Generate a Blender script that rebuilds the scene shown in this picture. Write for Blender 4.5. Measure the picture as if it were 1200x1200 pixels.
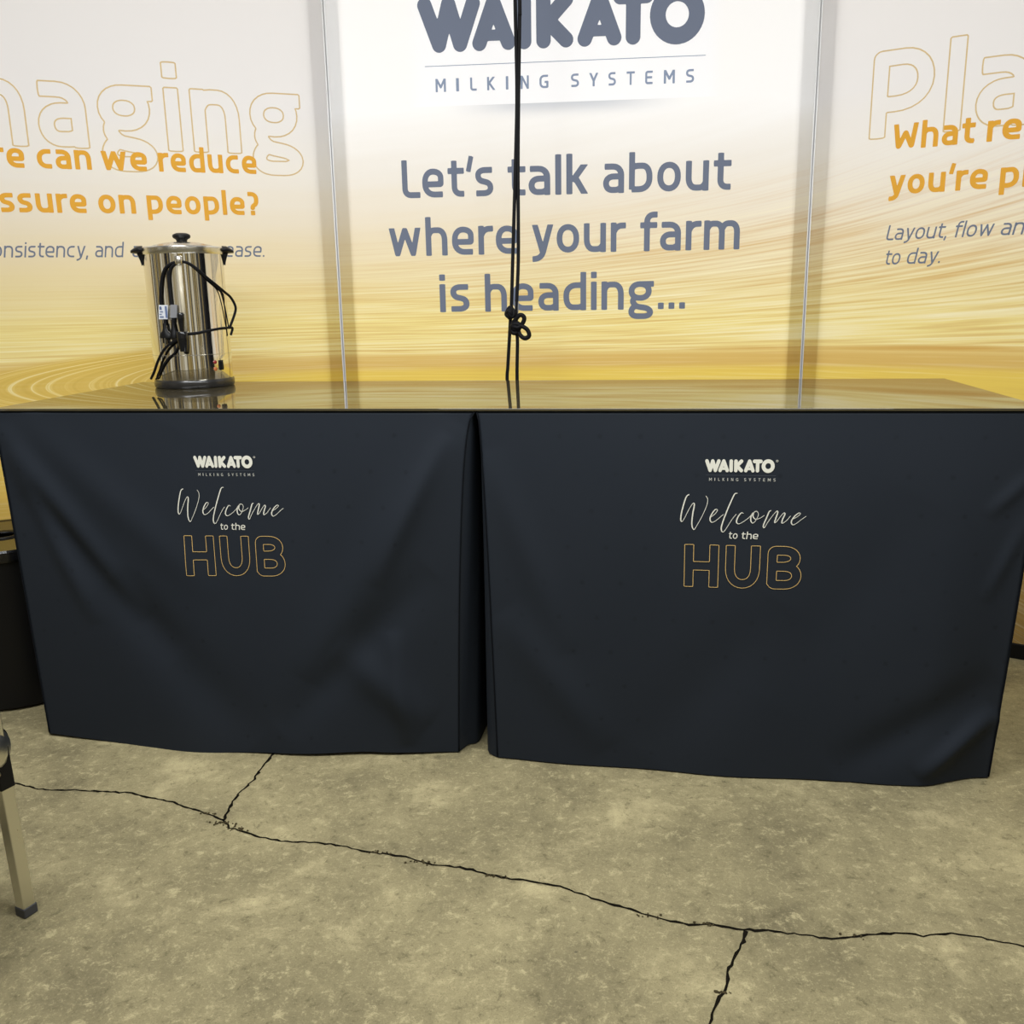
import bpy, bmesh, math, random
import numpy as np
from mathutils import Vector, Matrix, geometry
PI = math.pi
C = bpy.context.scene.collection
for o in list(bpy.data.objects):
    bpy.data.objects.remove(o)
random.seed(7)

# ------------------------------------------------------------------ camera
cam_d = bpy.data.cameras.new('camera')
cam = bpy.data.objects.new('camera', cam_d)
C.objects.link(cam)
cam_d.sensor_width = 36.0
cam_d.lens = 36.0 * 1076.04 / 1200.0
cam_d.clip_start = 0.05
pitch, roll, yaw = math.radians(13.2106), math.radians(-0.99429), math.radians(5.3995)
rt = Vector((1, 0, 0)); up = Vector((0, math.sin(pitch), math.cos(pitch))); fw = Vector((0, math.cos(pitch), -math.sin(pitch)))
r2 = math.cos(roll) * rt + math.sin(roll) * up
u2 = -math.sin(roll) * rt + math.cos(roll) * up
M3 = Matrix.Rotation(yaw, 3, 'Z') @ Matrix((r2, u2, -fw)).transposed()
cam.matrix_world = Matrix.Translation((0, 0, 1.148)) @ M3.to_4x4()
bpy.context.scene.camera = cam

# ------------------------------------------------------------------ view, world, lights
sc = bpy.context.scene
sc.view_settings.view_transform = 'Standard'
sc.view_settings.look = 'None'
sc.view_settings.exposure = 0.0
sc.view_settings.gamma = 1.0
sc.view_settings.use_curve_mapping = False
sc.cycles.use_denoising = True
sc.cycles.max_bounces = 8

def srgb(r, g, b):
    f = lambda v: (v / 255.0 / 12.92) if v / 255.0 <= 0.04045 else ((v / 255.0 + 0.055) / 1.055) ** 2.4
    return (f(r), f(g), f(b), 1.0)

class NT:
    """tiny helper that strings math nodes together"""
    def __init__(s, tree):
        s.t = tree; s.n = tree.nodes; s.l = tree.links
    def put(s, sock, v):
        if isinstance(v, (int, float)):
            sock.default_value = v
        elif isinstance(v, (tuple, list)):
            sock.default_value = v
        else:
            s.l.new(v, sock)
    def m(s, op, a, b=None, c=None, clamp=False):
        n = s.n.new('ShaderNodeMath'); n.operation = op; n.use_clamp = clamp
        s.put(n.inputs[0], a)
        if b is not None: s.put(n.inputs[1], b)
        if c is not None: s.put(n.inputs[2], c)
        return n.outputs[0]
    def ss(s, v, lo, hi):          # smoothstep
        n = s.n.new('ShaderNodeMapRange'); n.interpolation_type = 'SMOOTHSTEP'
        s.put(n.inputs['Value'], v); s.put(n.inputs['From Min'], lo); s.put(n.inputs['From Max'], hi)
        return n.outputs[0]
    def mix(s, fac, a, b, mode='MIX'):
        n = s.n.new('ShaderNodeMix'); n.data_type = 'RGBA'; n.blend_type = mode
        s.put(n.inputs[0], fac); s.put(n.inputs[6], a); s.put(n.inputs[7], b)
        return n.outputs[2]
    def ramp(s, v, stops, interp='LINEAR'):
        n = s.n.new('ShaderNodeValToRGB'); r = n.color_ramp; r.interpolation = interp
        while len(r.elements) > 1: r.elements.remove(r.elements[-1])
        r.elements[0].position = stops[0][0]; r.elements[0].color = stops[0][1]
        for p, c in stops[1:]:
            e = r.elements.new(p); e.color = c
        s.put(n.inputs[0], v)
        return n.outputs[0]
    def comb(s, x, y, z):
        n = s.n.new('ShaderNodeCombineXYZ')
        for i, v in enumerate((x, y, z)): s.put(n.inputs[i], v)
        return n.outputs[0]
    def noise(s, vec=None, scale=5.0, detail=4.0, rough=0.5, dist=0.0, dim='3D', w=None):
        n = s.n.new('ShaderNodeTexNoise'); n.noise_dimensions = dim
        if vec is not None: s.put(n.inputs['Vector'], vec)
        if w is not None: s.put(n.inputs['W'], w)
        n.inputs['Scale'].default_value = scale; n.inputs['Detail'].default_value = detail
        n.inputs['Roughness'].default_value = rough; n.inputs['Distortion'].default_value = dist
        return n.outputs['Fac']

world = bpy.data.worlds.new('hall'); sc.world = world
world.use_nodes = True
wt = NT(world.node_tree)
wt.n.clear()
wo = wt.n.new('ShaderNodeOutputWorld'); bg = wt.n.new('ShaderNodeBackground')
tc = wt.n.new('ShaderNodeTexCoord'); sx = wt.n.new('ShaderNodeSeparateXYZ')
wt.l.new(tc.outputs['Generated'], sx.inputs[0])
az = wt.m('ARCTAN2', sx.outputs[1], sx.outputs[0])
stripes = wt.noise(dim='1D', w=wt.m('MULTIPLY', az, 2.1), scale=1.0, detail=2.0, rough=0.55)
hall = wt.ramp(stripes, [(0.36, (0.03, 0.03, 0.035, 1)), (0.42, (0.10, 0.10, 0.11, 1)), (0.44, (0.70, 0.52, 0.20, 1)), (0.475, (1.25, 1.0, 0.50, 1)), (0.49, (0.12, 0.11, 0.09, 1)), (0.515, (0.16, 0.17, 0.20, 1)), (0.53, (1.5, 1.35, 0.95, 1)), (0.57, (2.2, 2.25, 2.3, 1)), (0.60, (0.75, 0.55, 0.24, 1)), (0.66, (1.3, 1.2, 0.9, 1))])
upm = wt.ss(sx.outputs[2], 0.22, 0.5)
skyc = wt.mix(upm, hall, (0.62, 0.64, 0.66, 1))
wt.l.new(skyc, bg.inputs['Color'])
bg.inputs['Strength'].default_value = 0.31
wt.l.new(bg.outputs[0], wo.inputs['Surface'])

def area(name, loc, target, sx_, sy_, power, col=(1, 1, 1)):
    d = bpy.data.lights.new(name, 'AREA'); d.shape = 'RECTANGLE'; d.size = sx_; d.size_y = sy_
    d.energy = power; d.color = col
    o = bpy.data.objects.new(name, d); C.objects.link(o)
    o.location = loc
    o.rotation_euler = (Vector(target) - Vector(loc)).to_track_quat('-Z', 'Y').to_euler()
    return o
# three rows of ceiling lights of the hall
area('ceiling_light', (-1.6, 0.6, 4.6), (-1.4, 1.4, 0), 0.5, 4.0, 80, (1.0, 0.99, 0.97))
area('ceiling_light', (1.4, 0.6, 4.6), (1.2, 1.4, 0), 0.5, 4.0, 56, (1.0, 0.99, 0.97))
area('ceiling_light', (0.0, -3.0, 4.6), (0.0, 1.6, 0.6), 4.0, 0.6, 24, (0.97, 0.99, 1.0))
# unseen strip light, added so the cloth fronts are brighter towards the top
area('added_strip_light', (-0.25, 1.22, 2.0), (-0.25, 1.98, 0.95), 2.7, 0.16, 42, (0.95, 0.98, 1.0))
# unseen area lights added behind the prints, for hall light coming through
SEAM_L, SEAM_R, YC = -0.888, 0.686, 3.197
AL, AR = math.radians(25.03), math.radians(-26.93)
PAN = {'C': (Vector((-0.101, YC, 0)), 0.0, -0.7855, 0.7855), 'L': (Vector((SEAM_L, YC, 0)), AL, -1.57, 0.0), 'R': (Vector((SEAM_R, YC, 0)), AR, 0.0, 1.57)}
def ppt(p, u, off, z):           # a point on a panel; off is metres towards the viewer
    o, a, _, _ = PAN[p]
    return Vector((o.x + u * math.cos(a) + off * math.sin(a), o.y + u * math.sin(a) - off * math.cos(a), z))
area('panel_backlight', (-0.1, 5.0, 1.45), (-0.1, 0.0, 1.45), 5.6, 2.8, 67, (1.0, 0.99, 0.98))
for p, u in (('L', -0.785), ('R', 0.785)):
    area('panel_backlight', ppt(p, u, -1.2, 1.45), ppt(p, u, 1.0, 1.45), 1.9, 2.6, 5, (1.0, 0.99, 0.98))  # extra lights added to brighten the two side prints

# ------------------------------------------------------------------ object helpers
def new_mat(name):
    m = bpy.data.materials.new(name); m.use_nodes = True
    t = NT(m.node_tree)
    return m, t, m.node_tree.nodes['Principled BSDF']
def simple(name, col, rough=0.5, metal=0.0, **kw):
    m, t, b = new_mat(name)
    b.inputs['Base Color'].default_value = col
    b.inputs['Roughness'].default_value = rough
    b.inputs['Metallic'].default_value = metal
    for k, v in kw.items():
        b.inputs[k.replace('_', ' ')].default_value = v
    # faint procedural mottling so that no surface is perfectly even
    tcn = t.n.new('ShaderNodeTexCoord')
    f = t.noise(tcn.outputs['Object'], 40.0, 3.0, 0.6)
    r = t.m('ADD', t.m('MULTIPLY', t.m('SUBTRACT', f, 0.5), 0.12), rough)
    t.l.new(r, b.inputs['Roughness'])
    return m
def link(name, me, mat, parent=None, smooth=False):
    o = bpy.data.objects.new(name, me); C.objects.link(o)
    if mat: me.materials.append(mat)
    if parent: o.parent = parent
    if smooth:
        for p in me.polygons: p.use_smooth = True
    return o
def from_bm(name, bm, mat, parent=None, smooth=False):
    if smooth:
        for e in bm.edges:
            if len(e.link_faces) == 2 and e.calc_face_angle(0.0) > 0.6: e.smooth = False
    me = bpy.data.meshes.new(name); bm.to_mesh(me); bm.free()
    return link(name, me, mat, parent, smooth)
def from_data(name, v, f, mat, parent=None, smooth=False):
    me = bpy.data.meshes.new(name); me.from_pydata(v, [], f); me.update()
    return link(name, me, mat, parent, smooth)
def empty(name, loc, rz, label, cat, group=None):
    o = bpy.data.objects.new(name, None); C.objects.link(o)
    o.location = loc; o.rotation_euler = (0, 0, rz); tag(o, label, cat, group)
    return o
def tag(o, label, cat, group=None):
    o['label'] = label; o['category'] = cat
    if group: o['group'] = group
    return o
def box(bm, x0, x1, y0, y1, z0, z1, bev=0.0):
    r = bmesh.ops.create_cube(bm, size=1.0)
    vs = r['verts']
    for v in vs:
        v.co = Vector(((x0 + x1) / 2 + v.co.x * (x1 - x0), (y0 + y1) / 2 + v.co.y * (y1 - y0), (z0 + z1) / 2 + v.co.z * (z1 - z0)))
    if bev > 0:
        es = list({e for v in vs for e in v.link_edges})
        bmesh.ops.bevel(bm, geom=es, offset=bev, segments=2, affect='EDGES', profile=0.5)
    return vs
def lathe(bm, prof, seg=64, cx=0, cy=0, cz=0, axis=None):
    """prof: (radius, height) list; axis: optional 3x3 turning the z axis"""
    rings = []
    for r, h in prof:
        ring = []
        if r < 1e-6:
            ring = [bm.verts.new(tr((0, 0, h), axis, (cx, cy, cz)))]
        else:
            for i in range(seg):
                a = 2 * PI * i / seg
                ring.append(bm.verts.new(tr((r * math.cos(a), r * math.sin(a), h), axis, (cx, cy, cz))))
        rings.append(ring)
    for A, B in zip(rings, rings[1:]):
        if len(A) == 1 and len(B) == 1: continue
        for i in range(seg):
            j = (i + 1) % seg
            if len(A) == 1: bm.faces.new((A[0], B[j], B[i]))
            elif len(B) == 1: bm.faces.new((A[i], A[j], B[0]))
            else: bm.faces.new((A[i], A[j], B[j], B[i]))
    bmesh.ops.recalc_face_normals(bm, faces=bm.faces[:])
def tr(p, axis, off):
    v = Vector(p)
    if axis is not None: v = axis @ v
    return v + Vector(off)
def catmull(P, n=8, closed=False):
    P = [Vector(p) for p in P]
    out = []
    N = len(P)
    rng = range(N if closed else N - 1)
    for i in rng:
        p1, p2 = P[i], P[(i + 1) % N]
        p0 = P[(i - 1) % N] if (closed or i > 0) else 2 * p1 - p2
        p3 = P[(i + 2) % N] if (closed or i + 2 < N) else 2 * p2 - p1
        for k in range(n):
            t = k / n
            out.append(0.5 * ((2 * p1) + (p2 - p0) * t + (2 * p0 - 5 * p1 + 4 * p2 - p3) * t * t + (3 * p1 - p0 - 3 * p2 + p3) * t ** 3))
    if not closed: out.append(P[-1])
    return out
def tube(bm, pts, r, seg=10, closed=False):
    pts = [Vector(p) for p in pts]
    N = len(pts); rings = []
    nrm = None
    for i, p in enumerate(pts):
        a = pts[(i - 1) % N] if (closed or i > 0) else p
        b = pts[(i + 1) % N] if (closed or i < N - 1) else p
        t = (b - a).normalized() if (b - a).length > 1e-9 else Vector((0, 0, 1))
        if nrm is None:
            nrm = t.orthogonal().normalized()
        nrm = (nrm - t * nrm.dot(t))
        nrm = nrm.normalized() if nrm.length > 1e-6 else t.orthogonal().normalized()
        bn = t.cross(nrm)
        rr = r(i / max(1, N - 1)) if callable(r) else r
        rings.append([bm.verts.new(p + rr * (math.cos(2 * PI * k / seg) * nrm + math.sin(2 * PI * k / seg) * bn)) for k in range(seg)])
    pairs = list(zip(rings, rings[1:])) + ([(rings[-1], rings[0])] if closed else [])
    for A, B in pairs:
        for k in range(seg):
            j = (k + 1) % seg
            bm.faces.new((A[k], A[j], B[j], B[k]))
    if not closed:
        bm.faces.new(list(reversed(rings[0]))); bm.faces.new(rings[-1])

# ------------------------------------------------------------------ lettering: stroke glyphs -> outlines
def fillet(pts, closed=False, n=7):
    """pts (x, y[, r]); rounded polyline"""
    P = [(p[0], p[1], p[2] if len(p) > 2 else 0.0) for p in pts]
    out = []
    N = len(P)
    for i, (x, y, r) in enumerate(P):
        if r <= 0 or (not closed and (i == 0 or i == N - 1)):
            out.append((x, y)); continue
        a = np.array(P[(i - 1) % N][:2]); b = np.array(P[(i + 1) % N][:2]); c = np.array((x, y))
        la, lb = np.linalg.norm(a - c), np.linalg.norm(b - c)
        da, db = (a - c) / la, (b - c) / lb
        ra = min(r, la * 0.5 if (closed or i > 1) else la); rb = min(r, lb * 0.5 if (closed or i < N - 2) else lb)
        p0, p2 = c + da * ra, c + db * rb
        for k in range(n + 1):
            t = k / n
            # a squarish corner: cubic with handles at 0.6
            h0, h1 = p0 + (c - p0) * 0.6, p2 + (c - p2) * 0.6
            q = (1 - t) ** 3 * p0 + 3 * (1 - t) ** 2 * t * h0 + 3 * (1 - t) * t * t * h1 + t ** 3 * p2
            out.append((q[0], q[1]))
    return out
def S(pts, closed=False, cap='flat', w=None, clip=None):
    return dict(pts=fillet(pts, closed), closed=closed, cap=cap, w=w, clip=clip)
CAP, ASC, DSC = 1.30, 1.36, -0.33
def glyph(ch, w):
    """strokes and width of a glyph; units: x-height = 1, w = half stroke width"""
    t = 1 - w
    if ch == 'n': W = .80; return [S([(w, 0), (w, 1)]), S([(w, .70), (w + .10, t, .12), (W - w, t, .34), (W - w, 0)])], W
    if ch == 'h': W = .80; return [S([(w, 0), (w, ASC)]), S([(w, .70), (w + .10, t, .12), (W - w, t, .34), (W - w, 0)])], W
    if ch == 'm': W = 1.26; return [S([(w, 0), (w, 1)]), S([(w, .70), (w + .10, t, .12), (W / 2, t, .30), (W / 2, 0)]), S([(W / 2, .70), (W / 2 + .10, t, .12), (W - w, t, .30), (W - w, 0)])], W
    if ch == 'u': W = .80; return [S([(W - w, 0), (W - w, 1)]), S([(w, 1), (w, w, .34), (W - w - .10, w, .12), (W - w, .28)])], W
    if ch == 'r': W = .54; return [S([(w, 0), (w, 1)]), S([(w, .66), (w + .12, t, .16), (W, t + .01)])], W
    if ch == 'e': W = .80; return [S([(w, .46), (W - w, .46, .03), (W - w, t, .36), (w, t, .36), (w, w, .36), (W - .05, w)])], W
    if ch == 'a': W = .74; return [S([(.06, t), (W - w, t, .30), (W - w, 0)]), S([(W - w, .56), (w, .56, .26), (w, w, .26), (W - w - .10, w, .1), (W - w, .20)])], W
    if ch == 'o': W = .82; return [S([(w, w, .38), (W - w, w, .38), (W - w, t, .38), (w, t, .38)], True)], W
    if ch == 's': W = .66; return [S([(W - .04, t), (w, t, .24), (w, .56, .15), (W - w, .44, .15), (W - w, w, .24), (.03, w)])], W
    if ch == 't': W = .60; return [S([(.13 + w, 1.24), (.13 + w, w, .24), (W - .02, w)]), S([(0, t), (W, t)])], W
    if ch == 'f': W = .60; return [S([(.13 + w, 0), (.13 + w, ASC - w, .24), (W, ASC - w)]), S([(0, t), (W - .02, t)])], W
    if ch == 'k': W = .76; c = (-1, 0, 1.0); return [S([(w, 0), (w, ASC)]), S([(2 * w, .44), (W - w * .9, 1.08)], clip=(0, 1)), S([(2 * w + .06, .62), (W - w * .9, -.08)], clip=(0, 1))], W
    if ch == 'w': W = 1.20; return [S([(w * .9, 1.10), (.31, w * .8), (W / 2, .92), (W - .31, w * .8), (W - w * .9, 1.10)], clip=(0, 1))], W
    if ch == 'y': W = .82; return [S([(w * .95, 1.10), (W / 2, w * .3)], clip=(-1, 1)), S([(W - w * .95, 1.10), (W / 2 - .05, -.18, .22), (.04, DSC + w + .02)], clip=(-1, 1))], W
    if ch == 'b': W = .82; return [S([(w, w), (w, ASC)]), S([(w, w), (W - w, w, .36), (W - w, t, .36), (w + .12, t, .1), (w, t - .06)])], W
    if ch == 'd': W = .82; return [S([(W - w, 0), (W - w, ASC)]), S([(W - w, t), (w, t, .36), (w, w, .36), (W - w - .12, w, .1), (W - w, w + .06)])], W
    if ch == 'p': W = .82; return [S([(w, DSC), (w, 1)]), S([(w, w), (W - w, w, .36), (W - w, t, .36), (w + .12, t, .1), (w, t - .06)])], W
    if ch == 'c': W = .70; return [S([(W - .03, t), (w, t, .36), (w, w, .36), (W - .03, w)])], W
    if ch == 'l': W = 2 * w; return [S([(w, 0), (w, ASC)])], W
    if ch == 'i': W = 2 * w; return [S([(w, 0), (w, 1)]), S([(w, 1.15), (w, 1.15 + 2 * w)])], W
    if ch == 'g':
        W = .88
        return [S([(w, .40, .30), (W - w - .06, .40, .30), (W - w - .06, t, .30), (w, t, .30)], True), S([(.42, t), (W, t)]),
                S([(w + .13, .42), (w + .02, .30, .10), (w + .16, .10, .10), (W - w, .02, .24), (W - w, DSC + w - .03, .24), (w, DSC + w - .03, .24), (w, .06, .15), (w + .20, .12)])], W
    if ch == '.': W = 2 * w; return [S([(w, 0), (w, 2 * w)])], W
    if ch == ',': W = 2 * w; return [S([(w * 1.1, 2 * w), (w * .3, -.20)])], W
    if ch == "'": W = .22; return [S([(.22 - w * .4, CAP + .08), (.06, .86)], w=w * .85)], W
    if ch == '?': W = .60; return [S([(.03, CAP - w), (W - w, CAP - w, .28), (W - w, .62, .22), (.26, .52, .12), (.26, .34)]), S([(.26, 0), (.26, 2 * w)])], W
    h = CAP; q = h - w
    if ch == 'L': W = .66; return [S([(w, h), (w, w, .22), (W, w)])], W
    if ch == 'W': W = 1.20; return [S([(w, h), (.28, w, .10), (W / 2, .86, .05), (W - .28, w, .10), (W - w, h)], clip=(0, h))], W
    if ch == 'P': W = .90; return [S([(w, 0), (w, q), (W - w, q, .42), (W - w, .42 + w * .6, .42), (w, .42 + w * .6)])], W
    if ch == 'H': W = 1.0; return [S([(w, 0), (w, h)]), S([(W - w, 0), (W - w, h)]), S([(w, h * .5), (W - w, h * .5)])], W
    if ch == 'U': W = 1.0; return [S([(w, h), (w, w, .46), (W - w, w, .46), (W - w, h)])], W
    if ch == 'B': W = .96; return [S([(w, w), (w, q, .10), (W - w - .05, q, .36), (W - w - .05, .70, .34), (w, .68)], closed=False), S([(w, .68), (W - w, .68, .34), (W - w, w, .38), (w, w, .10), (w, .70)])], W
    if ch == 'M': W = 1.05; return [S([(w, 0), (w, h)]), S([(W - w, 0), (W - w, h)]), S([(w, h - .02), (W / 2, .45), (W - w, h - .02)], clip=(0, h))], W
    if ch == 'I': W = 2 * w; return [S([(w, 0), (w, h)])], W
    if ch == 'K': W = .85; return [S([(w, 0), (w, h)]), S([(w, .58), (W - w, h + .06)], clip=(0, h)), S([(w + .10, .72), (W - w * .8, -.06)], clip=(0, h))], W
    if ch == 'N': W = .92; return [S([(w, 0), (w, h)]), S([(W - w, 0), (W - w, h)]), S([(w, h), (W - w, 0)], clip=(0, h))], W
    if ch == 'G': W = .90; return [S([(W - .06, q), (w, q, .40), (w, w, .40), (W - w, w, .06), (W - w, .60), (W * .6, .60)])], W
    if ch == 'S': W = .82; return [S([(W - .05, q), (w, q, .30), (w, .72, .20), (W - w, .58, .20), (W - w, w, .30), (.04, w)])], W
    if ch == 'Y': W = .90; return [S([(w * .7, h + .05), (W / 2, .52), (W - w * .7, h + .05)], clip=(0, h)), S([(W / 2, .56), (W / 2, 0)])], W
    if ch == 'T': W = .90; return [S([(0, q), (W, q)]), S([(W / 2, q), (W / 2, 0)])], W
    if ch == 'E': W = .80; return [S([(W, q), (w, q, .18), (w, w, .18), (W, w)]), S([(w, .66), (W - .06, .66)])], W
    raise KeyError(ch)
def sdf(strokes, w, X, Y):
    D = np.full(X.shape, 9.0)
    for s in strokes:
        hw = s['w'] or w
        P = s['pts'] + ([s['pts'][0]] if s['closed'] else [])
        d = np.full(X.shape, 9.0)
        nseg = len(P) - 1
        for i in range(nseg):
            ax, ay = P[i]; bx, by = P[i + 1]
            L = math.hypot(bx - ax, by - ay)
            if L < 1e-9: continue
            dx, dy = (bx - ax) / L, (by - ay) / L
            al = (X - ax) * dx + (Y - ay) * dy
            pe = np.abs(-(X - ax) * dy + (Y - ay) * dx)
            e = np.where(al < 0, np.hypot(al, pe), np.where(al > L, np.hypot(al - L, pe), pe)) - hw
            if s['cap'] == 'flat' and not s['closed']:
                if i == 0: e = np.where(al < 0, np.maximum(pe - hw, -al), e)
                if i == nseg - 1: e = np.where(al > L, np.maximum(pe - hw, al - L), e)
            d = np.minimum(d, e)
        if s['clip']: d = np.maximum(d, np.maximum(s['clip'][0] - Y, Y - s['clip'][1]))
        D = np.minimum(D, d)
    return D
def contours(strokes, w, step):
    xs = [p[0] for s in strokes for p in s['pts']]; ys = [p[1] for s in strokes for p in s['pts']]
    mw = max([w] + [s['w'] for s in strokes if s['w']]) + 3 * step
    x = np.arange(min(xs) - mw, max(xs) + mw + step, step); y = np.arange(min(ys) - mw, max(ys) + mw + step, step)
    X, Y = np.meshgrid(x, y, indexing='ij')
    D = sdf(strokes, w, X, Y)
    D[np.abs(D) < 1e-7] = 1e-7
    nx, ny = D.shape
    I = D < 0
    mixed = (I[:-1, :-1].astype(int) + I[1:, :-1] + I[1:, 1:] + I[:-1, 1:])
    nxt = {}
    def pt(e):
        (i, j), (k, l) = e
        a, b = D[i, j], D[k, l]; t = a / (a - b)
        return (x[i] + t * (x[k] - x[i]), y[j] + t * (y[l] - y[j]))
    for i, j in zip(*np.where((mixed > 0) & (mixed < 4))):
        c = [(i, j), (i + 1, j), (i + 1, j + 1), (i, j + 1)]
        ins = [I[q] for q in c]
        starts, ends = [], []
        for k in range(4):
            a, b = k, (k + 1) % 4
            if ins[a] != ins[b]:
                e = (min(c[a], c[b]), max(c[a], c[b]))
                (ends if ins[a] else starts).append((k, e))   # walking ccw: leaving the inside / entering it
        for k, e in ends:
            # connect to the next entering edge
            kk, f = min(starts, key=lambda q: (q[0] - k) % 4)
            nxt[e] = f
    loops = []
    while nxt:
        e0 = next(iter(nxt)); loop = []; e = e0
        while e in nxt:
            loop.append(pt(e)); e = nxt.pop(e)
        if len(loop) > 5: loops.append(simplify(loop, step * 0.10))
    return loops
def simplify(loop, tol):
    P = np.array(loop); n = len(P)
    far = int(np.argmax(np.hypot(*(P - P[0]).T)))
    keep = {0, far}
    st = [(0, far), (far, n)]
    while st:
        a, b = st.pop()
        if b - a < 2: continue
        A = P[a]; B = P[b % n]; d = B - A; L = np.hypot(*d)
        q = P[a + 1:b]
        dist = np.abs((q[:, 0] - A[0]) * d[1] - (q[:, 1] - A[1]) * d[0]) / L if L > 1e-9 else np.hypot(*(q - A).T)
        k = int(np.argmax(dist))
        if dist[k] > tol:
            m = a + 1 + k; keep.add(m); st += [(a, m), (m, b)]
    return [tuple(P[i]) for i in sorted(keep)]
_gc = {}
def glyph_loops(ch, w, step=0.022):
    key = (ch, w, step)
    if key not in _gc:
        st, W = glyph(ch, w)
        _gc[key] = (contours(st, w, step), W)
    return _gc[key]
def word_loops(text, w, slant=0.0, gap=0.17, step=0.022):
    out = []; x = 0.0
    for ch in text:
        L, W = glyph_loops(ch, w, step)
        out += [[(px + x + slant * py, py) for px, py in l] for l in L]
        x += W + gap - (0.07 if ch in "rtfykL'" else 0.0)
    return out
def fit(loops, u0, u1, z0, sy, sx=None):
    xs = [p[0] for l in loops for p in l]; a, b = min(xs), max(xs)
    k = (u1 - u0) / (b - a)
    return [[(u0 + (px - a) * k, z0 + py * sy) for px, py in l] for l in loops]
class Ink:
    """gathers flat lettering in (u, z) and lays it on a surface given by put(u, z)"""
    def __init__(s): s.v = []; s.f = []
    def fill(s, loops):
        def inside(p, l):
            c = False
            for (x1, y1), (x2, y2) in zip(l, l[1:] + l[:1]):
                if (y1 > p[1]) != (y2 > p[1]) and p[0] < (x2 - x1) * (p[1] - y1) / (y2 - y1) + x1: c = not c
            return c
        dep = [sum(inside(l[0], m) for m in loops if m is not l) for l in loops]
        for l, d in zip(loops, dep):
            if d % 2 == 0:
                s.fill1([l] + [m for m, e in zip(loops, dep) if e == d + 1 and inside(m[0], l)])
    def fill1(s, loops):
        flat = [p for l in loops for p in l]
        b = len(s.v); s.v += flat
        for t in geometry.tessellate_polygon([[Vector((p[0], p[1], 0)) for p in l] for l in loops]):
            s.f.append(tuple(b + i for i in t))
    def fill_each(s, groups):
        for g in groups: s.fill(g)
    def line(s, loops, t, closed=True):
        for l in loops:
            n = len(l); b = len(s.v)
            P = [np.array(p) for p in l]
            for i, p in enumerate(P):
                a = P[(i - 1) % n] if (closed or i > 0) else p
                c = P[(i + 1) % n] if (closed or i < n - 1) else p
                d1 = p - a; d2 = c - p
                l1, l2 = np.hypot(*d1), np.hypot(*d2)
                n1 = np.array((-d1[1], d1[0])) / l1 if l1 > 1e-12 else None
                n2 = np.array((-d2[1], d2[0])) / l2 if l2 > 1e-12 else None
                if n1 is None: n1 = n2
                if n2 is None: n2 = n1
                m = n1 + n2; mm = np.hypot(*m)
                m = m / mm if mm > 1e-6 else n1
                k = 1.0 / max(0.5, float(m @ n1))
                tt = t(i / max(1, n - 1)) if callable(t) else t
                s.v += [tuple(p + m * tt / 2 * k), tuple(p - m * tt / 2 * k)]
            for i in range(n if closed else n - 1):
                j = (i + 1) % n
                s.f.append((b + 2 * i, b + 2 * i + 1, b + 2 * j + 1, b + 2 * j))
    def rect(s, u0, u1, z0, z1):
        b = len(s.v); s.v += [(u0, z0), (u1, z0), (u1, z1), (u0, z1)]; s.f.append((b, b + 1, b + 2, b + 3))
    def build(s, name, mat, parent, put):
        return from_data(name, [put(u, z) for u, z in s.v], s.f, mat, parent)
# heavy round-ended wordmark, height 1
HW = .142
def logo_glyphs():
    R = lambda pts, w=HW, closed=False: dict(pts=pts, closed=closed, cap='round', w=w, clip=None)
    lo, hi = HW, 1 - HW
    ring = [(5.06 + .372 * math.cos(a), .5 + .378 * math.sin(a)) for a in np.linspace(0, 2 * PI, 40)[:-1]]
    A = lambda x: [R([(x - .285, lo), (x, hi + .0)]), R([(x, hi), (x + .285, lo)]), R([(x - .2, .275), (x + .2, .275)], .10)]
    G = [[R([(HW, hi), (.41, lo), (.615, hi), (.83, lo), (1.10, hi)])], A(1.50), [R([(2.10, lo), (2.10, hi)])],
         [R([(2.48, lo), (2.48, hi)]), R([(2.56, .5), (2.92, hi)]), R([(2.56, .5), (2.92, lo)])], A(3.57),
         [R([(4.22, lo), (4.22, hi)]), R([(3.97, hi), (4.47, hi)])], [R(ring, .15, True)]]
    return [contours(g, HW, 0.016) for g in G]
LOGO = logo_glyphs()
def place_logo(ink, u0, u1, z0, z1):
    allx = [p[0] for g in LOGO for l in g for p in l]; a, b = min(allx), max(allx)
    for g in LOGO:
        ink.fill([[(u0 + (x - a) / (b - a) * (u1 - u0), z0 + y * (z1 - z0)) for x, y in l] for l in g])

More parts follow.
